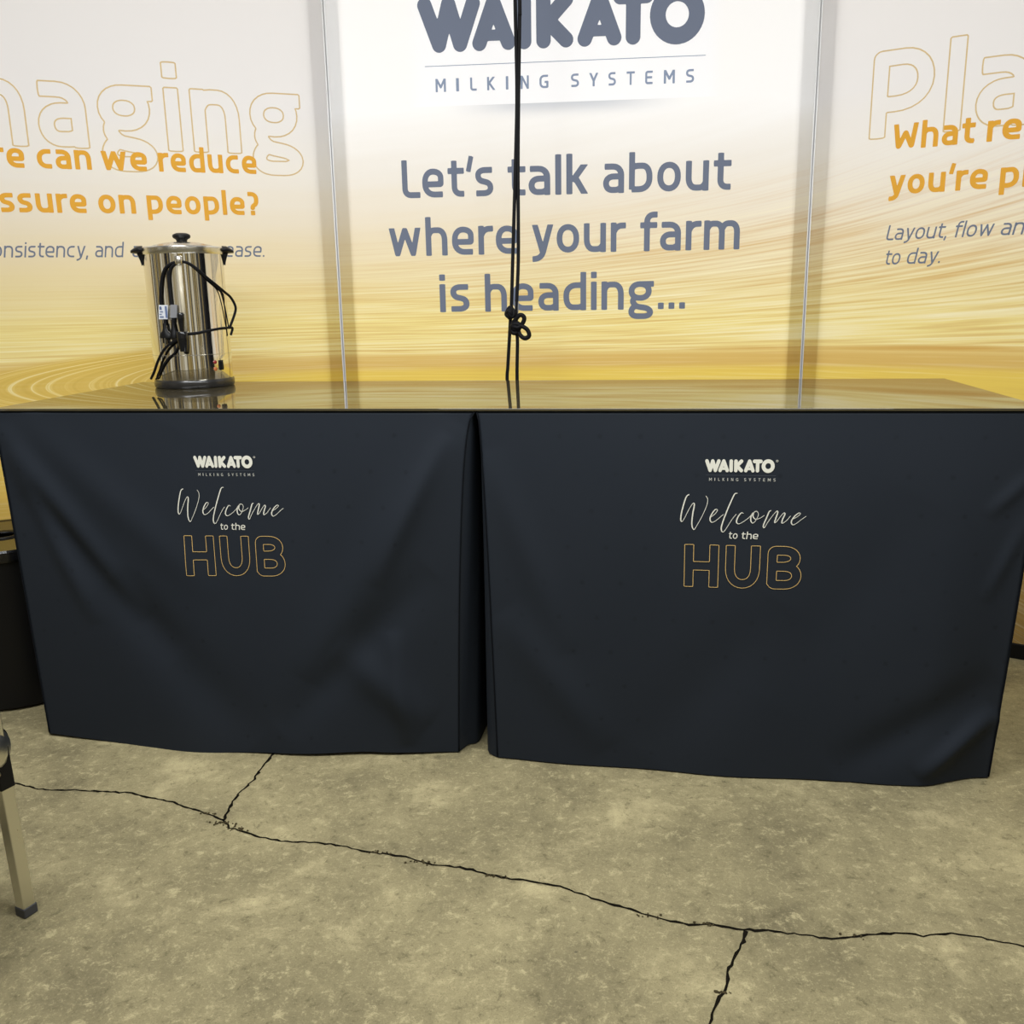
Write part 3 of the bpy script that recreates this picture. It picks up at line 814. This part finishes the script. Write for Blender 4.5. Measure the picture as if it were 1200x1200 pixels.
cr_ = cloth('tablecloth', 'navy fitted tablecloth on the right, nothing standing above, with welcome print', frontR, XS + .003, WID,
            [(1.206, .062), (1.206, .12), (1.214, .25), (1.216, DEP)], [(WID + .0, .12), (WID + .01, .3), (WID, .5), (WID - .01, DEP)])
WEL = [[(150, 380), (126, 402), (97, 500), (88, 562), (97, 583), (115, 560), (150, 490), (178, 447), (190, 455), (178, 530), (174, 605), (190, 641), (215, 605), (255, 530), (285, 455), (289, 412), (275, 388)],
       [(318, 545), (345, 524), (366, 494), (350, 488), (325, 520), (311, 558), (322, 583), (350, 575), (392, 540), (412, 523)],
       [(512, 366), (490, 374), (460, 440), (425, 530), (400, 610), (402, 648), (418, 652), (442, 618), (480, 555), (508, 520)],
       [(562, 514), (545, 510), (522, 540), (511, 575), (526, 592), (555, 580), (600, 547), (630, 512)],
       [(648, 500), (625, 520), (617, 560), (632, 584), (655, 565), (674, 520), (660, 497), (640, 505), (634, 535), (655, 556), (690, 545), (718, 526)],
       [(766, 489), (752, 500), (735, 545), (714, 600), (722, 617), (745, 577), (785, 520), (810, 493), (816, 506), (803, 550), (797, 577), (812, 570), (838, 532), (862, 506), (870, 516), (854, 556), (852, 581), (880, 566), (914, 526)],
       [(928, 552), (962, 532), (985, 511), (972, 505), (942, 530), (921, 568), (932, 592), (960, 580), (1000, 548), (1028, 528)]]
def cloth_print(o, front, dx, ground):
    def put(X, z):
        e = .002
        p = front(X, z); a = front(X + e, z) - front(X - e, z); b = front(X, z + e) - front(X, z - e)
        n_ = a.cross(b).normalized()
        if n_.y > 0: n_ = -n_
        return tuple(p + n_ * .0016)
    ink = Ink(); place_logo(ink, 1.7235 + dx, 1.8765 + dx, .7560, .7855)
    th = np.linspace(0, 2 * PI, 14)[:-1]
    ink.line([[(1.8815 + dx + .0021 * math.cos(a), .7825 + .0021 * math.sin(a)) for a in th]], .0008)
    ink.build('logo_print', M['cream'], o, put)
    ink = Ink()
    xs0 = -0.427; xs1 = .4039
    for ch, (a, b) in zip('MILKINGSYSTEMS', [(-0.427, -0.3932), (-0.3595, -0.3502), (-0.3132, -0.2923), (-0.2579, -0.2316), (-0.1969, -0.189), (-0.149, -0.1225), (-0.088, -0.0591), (0.0135, 0.039), (0.0719, 0.1005), (0.1332, 0.1569), (0.1911, 0.2168), (0.2501, 0.2736), (0.3088, 0.3435), (0.3785, 0.4039)]):
        k = (1.8794 - 1.7329) / (xs1 - xs0)
        ink.fill(fit(glyph_loops(ch, .095, .03)[0], 1.7329 + dx + (a - xs0) * k, 1.7329 + dx + (b - xs0) * k, .7358, .0070 / CAP))
    ink.build('subtitle_print', M['cream_dim'], o, put)
    ink = Ink(); ink.rect(1.726 + dx, 1.880 + dx, .7488, .7492)
    ink.build('rule_print', M['greyline'], o, put)
    ink = Ink()
    kx, kz = (1.9506 - 1.6697) / (1028 - 85), (.7092 - .6166) / (655 - 362)
    for st in WEL:
        c = catmull([(1.6697 + dx + (x - 85) * kx, .6166 + (655 - y) * kz, 0) for x, y in st], 6)
        P = [(q.x, q.y) for q in c]
        ws = []
        for i in range(len(P)):
            a = P[max(0, i - 1)]; b = P[min(len(P) - 1, i + 1)]
            dn = (a[1] - b[1]) / (math.hypot(b[0] - a[0], b[1] - a[1]) + 1e-9)
            ws.append(.0013 + .0016 * max(0, dn))
        ws = [sum(ws[max(0, i - 3):i + 4]) / len(ws[max(0, i - 3):i + 4]) for i in range(len(ws))]
        ink.line([P], lambda q, ws=ws: ws[min(len(ws) - 1, int(q * (len(ws) - 1) + .5))], closed=False)
    ink.build('welcome_print', M['cream'], o, put)
    ink = Ink()
    zb = .6012
    for tx, u0, u1 in (('to', 1.7806, 1.8002), ('the', 1.8093, 1.8466)):
        x = 0.0; gr = []
        for ch in tx:
            L, W = glyph_loops(ch, .085, .03); gr.append([[(px + x + .08 * py, py) for px, py in l] for l in L]); x += W + .14
        xs = [q[0] for g in gr for l in g for q in l]; a, b = min(xs), max(xs); k = (u1 - u0) / (b - a)
        for g in gr: ink.fill([[(u0 + dx + (px - a) * k, zb + py * .0128) for px, py in l] for l in g])
    ink.build('small_print', M['cream'], o, put)
    ink = Ink()
    for ch, u0, u1 in (('H', 1.6810, 1.7590), ('U', 1.7755, 1.8528), ('B', 1.8705, 1.9470)):
        L = glyph_loops(ch, .132, .016)[0]
        ys = [p[1] for l in L for p in l]; y0, y1 = min(ys), max(ys)
        L = [[(px, (py - y0) / (y1 - y0)) for px, py in l] for l in L]
        L = fit(L, u0 + dx, u1 + dx, .4832, .1022)
        # resample so that the thin line follows the folds of the cloth
        R_ = []
        for l in L:
            q = []
            for a, b in zip(l, l[1:] + l[:1]):
                k = max(1, int(math.hypot(b[0] - a[0], b[1] - a[1]) / .006))
                q += [(lerp(a[0], b[0], i / k), lerp(a[1], b[1], i / k)) for i in range(k)]
            R_.append(q)
        ink.line(R_, .00135)
    ink.build('outline_print', M['gold'], o, put)
cloth_print(cl, frontL, -1.2085, None)
cloth_print(cr_, frontR, 0.0, None)
bm = bmesh.new(); box(bm, -.004, WID + .004, -.009, DEP + .004, .8945, .900, .0008)
top = from_bm('counter_top', bm, M['acrylic']); top.location = TO; top.rotation_euler = (0, 0, TT)
tag(top, 'glossy mirror-like counter top lying across both navy tablecloths', 'counter top')

# ------------------------------------------------------------------ steel hot water urn
UC = Vector((-1.2143, 2.7049, .900))
urn = empty('hot_water_urn', UC, 0, 'tall polished steel hot water urn with black base standing on the counter', 'urn')
RB = .1124
def onc(px, py, pz, off): # put a traced point on the body surface, off metres outside it
    r = math.hypot(px, py); return (px / r * (RB + off), py / r * (RB + off), pz)
SEG = 96
bm = bmesh.new(); lathe(bm, [(.05, .024), (RB, .024), (RB + .0006, .026), (RB + .0006, .0958), (RB, .0975), (RB, .383), (RB - .002, .385), (.1, .385)], SEG)
from_bm('body', bm, M['steel'], urn, True)
bm = bmesh.new(); lathe(bm, [(RB + .0004, .0962), (RB + .0014, .0966), (RB + .0014, .0978), (RB + .0004, .0982)], SEG)
from_bm('band', bm, M['lid_steel'], urn, True)
bm = bmesh.new(); lathe(bm, [(0, 0.0005), (.112, .0005), (.1145, .003), (.1158, .009), (.1160, .016), (.1150, .0215), (.113, .0245), (.09, .0248)], SEG)
from_bm('base', bm, M['base'], urn, True)
bm = bmesh.new(); lathe(bm, [(.104, .383), (RB + .0025, .383), (RB + .0038, .3855), (RB + .0038, .401), (RB + .0015, .404), (RB - .003, .404), (RB - .007, .4025), (.098, .4035), (.080, .4105), (.05, .417), (0, .4195)], SEG)
lid = from_bm('lid', bm, M['lid_steel'], urn, True)
bm = bmesh.new(); lathe(bm, [(0, .418), (.0155, .418), (.0150, .423), (.017, .427), (.0240, .431), (.0258, .436), (.0240, .4405), (.015, .4445), (0, .4455)], 40)
from_bm('lid_knob', bm, M['black'], lid, True)
fa = math.radians(-65.8)                       # the way the urn faces the aisle
fx, fy = math.cos(fa), math.sin(fa)
F3 = Vector((fx, fy, 0)); S3 = Vector((-fy, fx, 0))     # forward, sideways (viewer's right)
for sgn in (-1, 1):
    d = (S3 * sgn + F3 * .06).normalized(); tn = Vector((-d.y, d.x, 0))
    bm = bmesh.new()
    rings = []
    for c, hw, hh in [(d * (RB - .002) + Vector((0, 0, .396)), .032, .0125), (d * (RB + .010) + Vector((0, 0, .397)), .031, .0110), (d * (RB + .021) + Vector((0, 0, .3945)), .027, .0078), (d * (RB + .031) + Vector((0, 0, .3915)), .018, .0036)]:
        rings.append([bm.verts.new(c + tn * hw * math.cos(2 * PI * k / 12) + Vector((0, 0, hh * math.sin(2 * PI * k / 12)))) for k in range(12)])
    for A, B in zip(rings, rings[1:]):
        for k in range(12): bm.faces.new((A[k], A[(k + 1) % 12], B[(k + 1) % 12], B[k]))
    bm.faces.new(rings[0][::-1]); bm.faces.new(rings[-1])
    # bracket tongue down the body
    pr = [(-.001, .402), (-.001, .356), (.004, .352), (.007, .366), (.014, .386), (.018, .402)]
    hw = .015
    A = [bm.verts.new(d * (RB + a) + tn * hw * (.5 if z < .37 else 1) + Vector((0, 0, z))) for a, z in pr]
    B = [bm.verts.new(d * (RB + a) - tn * hw * (.5 if z < .37 else 1) + Vector((0, 0, z))) for a, z in pr]
    n_ = len(pr)
    for k in range(n_): bm.faces.new((A[k], A[(k + 1) % n_], B[(k + 1) % n_], B[k]))
    bm.faces.new(A[::-1]); bm.faces.new(B)
    bmesh.ops.recalc_face_normals(bm, faces=bm.faces[:])
    from_bm('handle', bm, M['black'], urn)
# sight glass with its top fitting
bm = bmesh.new()
ga = Vector((.0360, -.1128, 0)).normalized()
g0 = ga * (RB + .009)
tube(bm, [g0 + Vector((0, 0, .160)), g0 + Vector((0, 0, .352))], .0060, 14)
gm, gt, gb = new_mat('sight_glass')
gb.inputs['Base Color'].default_value = (0.62, 0.56, 0.42, 1); gb.inputs['Roughness'].default_value = .14; gb.inputs['Transmission Weight'].default_value = .15
gauge = from_bm('sight_glass', bm, gm, urn, True)
bm = bmesh.new(); tube(bm, [g0 + Vector((0, 0, .350)), g0 + Vector((0, 0, .353)), g0 + Vector((0, 0, .371)), g0 + Vector((0, 0, .375))], lambda q: .0105 if .1 < q < .9 else .0085, 16)
tube(bm, [ga * (RB - .002) + Vector((0, 0, .362)), g0 + Vector((0, 0, .362))], .006, 12)
from_bm('fitting', bm, M['lid_steel'], gauge, True)
# tap
bm = bmesh.new()
t0 = Vector((.0297, -.1146, 0)).normalized(); tp = t0 * (RB + .022)
tube(bm, [t0 * (RB - .002) + Vector((0, 0, .150)), tp + Vector((0, 0, .150))], .0100, 16)
lathe(bm, [(0, .1660), (.0150, .1660), (.0172, .162), (.0160, .143), (.0122, .119), (.0100, .110), (.008, .110), (.008, .114), (0, .114)], 24, tp.x, tp.y)
tap = from_bm('tap', bm, M['black_gloss'], urn, True)
bm = bmesh.new(); lathe(bm, [(0, .166), (.0060, .167), (.0070, .180), (.0100, .202), (.0104, .214), (.0085, .2185), (0, .2195)], 20, tp.x, tp.y)
from_bm('lever', bm, M['black_gloss'], tap, True)
# indicator lamps and rocker switch on the lower band
for pos, mt in (((.0986, -.0655, .0746), 'red_lamp'), ((.0984, -.0658, .0547), 'amber_lamp')):
    d = Vector((pos[0], pos[1], 0)).normalized()
    ax = Vector((0, 0, 1)).rotation_difference(d).to_matrix()
    bm = bmesh.new(); lathe(bm, [(.0056, 0), (.0056, .0022), (.0044, .003), (.003, .0036), (0, .0042)], 20, d.x * RB, d.y * RB, pos[2], ax)
    from_bm('indicator_lamp', bm, M[mt], urn, True)
d = Vector((.1087, -.0468, 0)).normalized(); th = Vector((-d.y, d.x, 0))
R3 = Matrix((th, d, Vector((0, 0, 1)))).transposed()
bm = bmesh.new(); box(bm, -.0068, .0068, -.004, .004, -.0145, .0145, .0012)
bm.transform(Matrix.Translation(d * (RB + .001) + Vector((0, 0, .0648))) @ R3.to_4x4())
sw = from_bm('rocker_switch', bm, M['black'], urn)
bm = bmesh.new(); box(bm, -.0048, .0048, -.0035, .0035, -.0108, .0108, .001)
bm.transform(Matrix.Translation(d * (RB + .0040) + Vector((0, 0, .0648))) @ (R3 @ Matrix.Rotation(.10, 3, 'X')).to_4x4())
from_bm('rocker', bm, M['black_gloss'], sw)
# flexible cord looped over the fitting, hanging round the body; ('s', ...) marks points standing off beside the body
CUR = {
 'A': [[0.0320, -0.1140, 0.3600], [0.0281, -0.115, 0.3588], [0.0138, -0.1176, 0.3543], [-0.0049, -0.1183, 0.3407], [-0.0173, -0.1171, 0.3152], [-0.025, -0.1157, 0.2823], [-0.0297, -0.1146, 0.2445], [-0.021, -0.1165, 0.199], [-0.0220, -0.1161, 0.1850]],
 'B': [[0.0330, -0.1135, 0.3570], [0.03, -0.1145, 0.3555], [0.0154, -0.1174, 0.3464], [0.0073, -0.1181, 0.3287], [0.0034, -0.1183, 0.2913], [0.0047, -0.1183, 0.2416], [0.0084, -0.1181, 0.2048], [0.005, -0.1183, 0.1850]],
 'C': [[0.0330, -0.1135, 0.3601], [0.0497, -0.1074, 0.3586], [0.0633, -0.1, 0.3525], [0.0792, -0.088, 0.3375], [0.0979, -0.0665, 0.3129], [0.111, -0.0411, 0.2939], [0.1184, -0.0060, 0.2755], ['s', 0.1230, 0.0280, 0.2581], ['s', 0.1300, 0.0400, 0.2304], ['s', 0.1250, 0.0350, 0.2052], ['s', 0.1190, 0.0140, 0.1758], ['s', .1180, .0080, .1700]],
 'C3': [[0.0979, -0.0665, 0.3120], [0.1120, -0.0380, 0.2890], [0.1163, -0.0221, 0.2682], [0.118, -0.0091, 0.2313], [0.1176, 0.0060, 0.1750]],
 'D': [[0.0060, -0.1180, 0.1570], [0.0208, -0.1165, 0.16], [0.0455, -0.1093, 0.1594], [0.0662, -0.0981, 0.1611], [0.0888, -0.0782, 0.1658], [0.1105, -0.0425, 0.1706], [0.1183, 0.0006, 0.1714], ['s', 0.1215, 0.0230, 0.1690], ['s', 0.1180, 0.0150, 0.1496]],
 'E': [[0.0243, -0.1158, 0.1479], [0.0144, -0.1175, 0.1432], [-0.0096, -0.118, 0.1315], [-0.0332, -0.1136, 0.1121], [-0.0565, -0.104, 0.0824], [-0.0795, -0.0877, 0.0492], ['s', -0.1062, -0.0640, 0.0285]],
 'F': [[0.0192, -0.1168, 0.1431], [0.0154, -0.1174, 0.1287], [-0.002, -0.1183, 0.1047], [-0.0225, -0.1162, 0.0902], [-0.0468, -0.1087, 0.0654], [-0.0716, -0.0942, 0.0347], [-.082, -.085, .0285]]}
bm = bmesh.new()
for k, P in CUR.items():
    off = {'A': .0050, 'B': .0050, 'C': .0055, 'C3': .0045, 'D': .0060, 'E': .0095, 'F': .0045}[k]
    P2 = []
    for i, q in enumerate(P):
        if q[0] == 's': P2.append(tuple(q[1:])); continue
        P2.append(onc(*q, off + (.009 if (k in 'ABC' and i == 0) else 0)))
    tube(bm, catmull(P2, 8), {'C3': .0019, 'F': .0028}.get(k, .0038), 10)
cord = from_bm('power_cord', bm, M['cable'], urn, True)
# white tag and grey tag folded round the cord, and the plugs
def tagq(name, pts, mat, parent):
    a = [Vector(onc(*p, .0115)) for p in pts]; b = [Vector(onc(*p, .0095)) for p in pts]
    vv = [tuple(q) for q in a + b]
    return from_data(name, vv, [(3, 2, 1, 0), (4, 5, 6, 7), (0, 1, 5, 4), (1, 2, 6, 5), (2, 3, 7, 6), (3, 0, 4, 7)], mat, parent)
wt_ = tagq('tag', [[-0.0312, -0.1142, 0.2412], [-0.004, -0.1183, 0.2408], [-0.0083, -0.1181, 0.2013], [-0.0363, -0.1127, 0.2015]], M['white_tag'], cord)
wt_['label'] = 'white printed tag on the cord'
bm = bmesh.new()
for (x0, x1, z0, z1) in ((-.028, -.022, .228, .237), (-.028, -.0185, .221, .2235), (-.030, -.023, .214, .2165), (-.030, -.018, .206, .2095), (-.0125, -.0065, .205, .2375)):
    P = [Vector(onc(x, -math.sqrt(RB * RB - x * x), z, .0122)) for x, z in ((x0, z0), (x1, z0), (x1, z1), (x0, z1))]
    bm.faces.new([bm.verts.new(p) for p in P])
from_bm('tag_print', bm, M['blue_print'], wt_)
gt_ = tagq('tag', [[0.0037, -0.1183, 0.2416], [0.0215, -0.1164, 0.2413], [0.018, -0.117, 0.2047], [-0.0001, -0.1184, 0.205]], M['sleeve'], cord)
gt_['label'] = 'grey tag on the cord'
for (px, py, s_) in ((-.0204, -.1165, 1.0), (.0050, -.1183, .55)):
    c = Vector(onc(px, py, 0, .010)); dd = Vector((c.x, c.y, 0)).normalized(); tt = Vector((-dd.y, dd.x, 0))
    bm = bmesh.new()
    rings = []
    for z, hw, hd in [(.190, .0045, .0045), (.177, .0060, .005), (.168, .0090, .006), (.161, .0180 * s_, .008), (.152, .0200 * s_, .009), (.148, .0190 * s_, .009)]:
        rings.append([bm.verts.new(Vector((c.x, c.y, z)) + tt * hw * math.cos(2 * PI * k / 14) + dd * hd * math.sin(2 * PI * k / 14)) for k in range(14)])
    for A, B in zip(rings, rings[1:]):
        for k in range(14): bm.faces.new((A[k], A[(k + 1) % 14], B[(k + 1) % 14], B[k]))
    bm.faces.new(rings[0]); bm.faces.new(rings[-1][::-1])
    bmesh.ops.recalc_face_normals(bm, faces=bm.faces[:])
    if s_ == 1.0:
        for dx in (-.009, 0, .009):
            q = Vector((c.x, c.y, 0)) + tt * dx
            tube(bm, [q + Vector((0, 0, .149)), q + Vector((0, 0, .134 if dx else .130))], .0019, 8)
    from_bm('plug', bm, M['black'], cord, True)

# ------------------------------------------------------------------ cables hanging behind the counter
def cable(name, pts, label):
    bm = bmesh.new(); tube(bm, catmull(pts, 8), .0056, 12)
    o = from_bm(name, bm, M['cable'], None, True)
    return tag(o, label, 'cable', 'cables hanging behind the counter')
YK = 2.98
zl = [(-.250, 3.3), (-.247, 2.5), (-.246, 2.0), (-.2445, 1.86), (-.245, 1.72), (-.253, 1.524), (-.265, 1.272), (-.273, 1.101), (-.276, 1.075), (-.281, 1.008), (-.287, .927), (-.290, .88), (-.288, .70), (-.28, .50), (-.28, .30), (-.275, .006)]
zr = [(-.236, 3.3), (-.233, 2.5), (-.232, 2.0), (-.233, 1.955), (-.2405, 1.719), (-.245, 1.524), (-.2475, 1.271), (-.254, 1.141), (-.257, 1.061), (-.254, 1.008), (-.257, .899), (-.257, .70), (-.262, .50), (-.26, .30), (-.25, .006)]
c1 = cable('hanging_cable', [(x, YK, z) for x, z in zl], 'black cable hanging before the slogan, left one of the pair, with a small knot')
c2 = cable('hanging_cable', [(x, YK - .002 + .004 * math.sin(z * 5), z) for x, z in zr], 'black cable hanging before the slogan, right one of the pair, with loops and grey sleeve')
def loops(name, lst, parent, r=.0052):
    bm = bmesh.new()
    for pts, cl_ in lst: tube(bm, catmull(pts, 6, cl_), r, 8, cl_)
    return from_bm(name, bm, M['cable'], parent, True)
loops('knot', [([(-.275, 2.975, 1.114), (-.264, 2.968, 1.10), (-.266, 2.966, 1.088), (-.276, 2.965, 1.084), (-.287, 2.968, 1.092), (-.284, 2.975, 1.104)], True),
               ([(-.272, 2.966, 1.106), (-.278, 2.962, 1.094), (-.272, 2.964, 1.086), (-.266, 2.970, 1.094)], True),
               ([(-.283, 2.966, 1.098), (-.276, 2.961, 1.100), (-.270, 2.965, 1.090), (-.278, 2.968, 1.082)], True)], c1, .0068)
loops('cable_loop', [([(-.268, 2.968, 1.060), (-.250, 2.962, 1.086), (-.238, 2.960, 1.090), (-.230, 2.960, 1.080), (-.236, 2.962, 1.064), (-.250, 2.966, 1.054)], True),
                     ([(-.252, 2.962, 1.058), (-.236, 2.955, 1.055), (-.220, 2.954, 1.044), (-.215, 2.955, 1.026), (-.228, 2.957, 1.018), (-.242, 2.960, 1.026), (-.250, 2.966, 1.042)], True),
                     ([(-.270, 2.962, 1.050), (-.262, 2.958, 1.062), (-.246, 2.957, 1.060), (-.248, 2.960, 1.046), (-.262, 2.962, 1.046)], True),
                     ([(-.272, 2.965, 1.056), (-.262, 2.956, 1.054), (-.250, 2.955, 1.052), (-.244, 2.958, 1.058), (-.256, 2.962, 1.066)], True),
                     ([(-.271, 2.966, 1.048), (-.269, 2.964, 1.038), (-.262, 2.963, 1.034), (-.254, 2.965, 1.038), (-.252, 2.966, 1.046)], True)], c2, .0072)
bm = bmesh.new(); tube(bm, [(-.2545, YK - .003, 1.132), (-.2575, YK - .004, 1.07)], .0066, 12)
sl = from_bm('cable_sleeve', bm, M['sleeve'], c2, True); sl['label'] = 'grey sleeve'

# ------------------------------------------------------------------ black round bin at the left end of the counter
BX, BY, BR = -1.760, 2.497, .215
bin_ = empty('round_bin', (BX, BY, 0), 0, 'round black plastic bin with glossy lid beside the left end of the counter', 'bin')
bm = bmesh.new(); lathe(bm, [(0, .001), (BR - .035, .001), (BR - .022, .010), (BR - .004, .40), (BR - .004, .455), (BR - .04, .456)], 80)
from_bm('body', bm, M['black'], bin_, True)
bm = bmesh.new(); lathe(bm, [(BR - .03, .45), (BR + .004, .45), (BR + .007, .456), (BR + .007, .478), (BR + .003, .484), (BR - .004, .484), (BR - .014, .481), (.055, .481), (.05, .476), (.05, .44)], 80)
lidb = from_bm('lid', bm, M['black_gloss'], bin_, False)
bm = bmesh.new(); lathe(bm, [(.036, .4795), (.038, .484), (.050, .486), (.055, .482), (.054, .478)], 48)
from_bm('hole_rim', bm, M['black'], lidb, True)

# ------------------------------------------------------------------ folding stool whose steel leg stands in view at the left
LX, LY = -1.0955, 1.462
st = empty('folding_stool', (LX, LY, 0), 0, 'folding stool at the left edge, one square steel leg with black joint in view', 'stool')
# local frame: the seat lies to the left and nearer to the aisle
corners = [(0, 0, -.37), (-.42, -.06, -.37), (-.36, -.46, -.37), (.04 - .10, -.40, -.37)]
for i, (x, y, r_) in enumerate(corners):
    top_ = Vector((x - .012 if i in (0, 3) else x + .012, y, .44)); bot = Vector((x, y, .0))
    bm = bmesh.new(); hw = .0125
    box(bm, -hw, hw, -hw, hw, .012, .44, .0022)
    sh = Matrix.Identity(4); sh[0][2] = (top_.x - bot.x) / .44
    bm.transform(Matrix.Translation((x, y, 0)) @ sh @ Matrix.Rotation(r_, 4, 'Z'))
    leg = from_bm('leg', bm, M['leg_steel'], st)
    leg['label'] = 'worn chrome square tube leg'
    bm = bmesh.new(); box(bm, -.0142, .0142, -.0142, .0142, .0005, .020, .002)
    bm.transform(Matrix.Translation((x, y, 0)) @ Matrix.Rotation(r_, 4, 'Z'))
    from_bm('rubber_foot', bm, M['rubber'], leg)
    # black joint sleeve with its bolt and round pivot
    bm = bmesh.new(); box(bm, -.0145, .0145, -.0145, .0145, .270, .352, .002)
    bm.transform(Matrix.Translation((x, y, 0)) @ sh @ Matrix.Rotation(r_, 4, 'Z'))
    js = from_bm('joint_sleeve', bm, M['black'], leg)
    if i == 0:
        ax = Vector((0, 0, 1)).rotation_difference(Vector((.35, -.94, 0))).to_matrix()
        bm = bmesh.new(); lathe(bm, [(.0065, 0), (.0065, .003), (.0045, .006), (0, .007)], 16, -.004, -.016, .305, ax)
        from_bm('bolt', bm, M['brass'], leg, True)
        ax = Vector((0, 0, 1)).rotation_difference(Vector((.98, .20, 0))).to_matrix()
        bm = bmesh.new(); lathe(bm, [(0, -.004), (.034, -.004), (.038, 0), (.038, .004), (.033, .007)], 40, -.006, .0, .347, ax)
        pv = from_bm('pivot_plate', bm, M['black'], leg, True)
        bm = bmesh.new(); lathe(bm, [(.033, .0065), (.025, .012), (.012, .015), (0, .0155)], 40, -.006, .0, .347, ax)
        from_bm('pivot_cap', bm, M['leg_steel'], pv, True)
bm = bmesh.new(); box(bm, -.445, .004, -.485, .014, .44, .468, .012)
from_bm('seat', bm, M['black'], st)
bpy.context.view_layer.update()
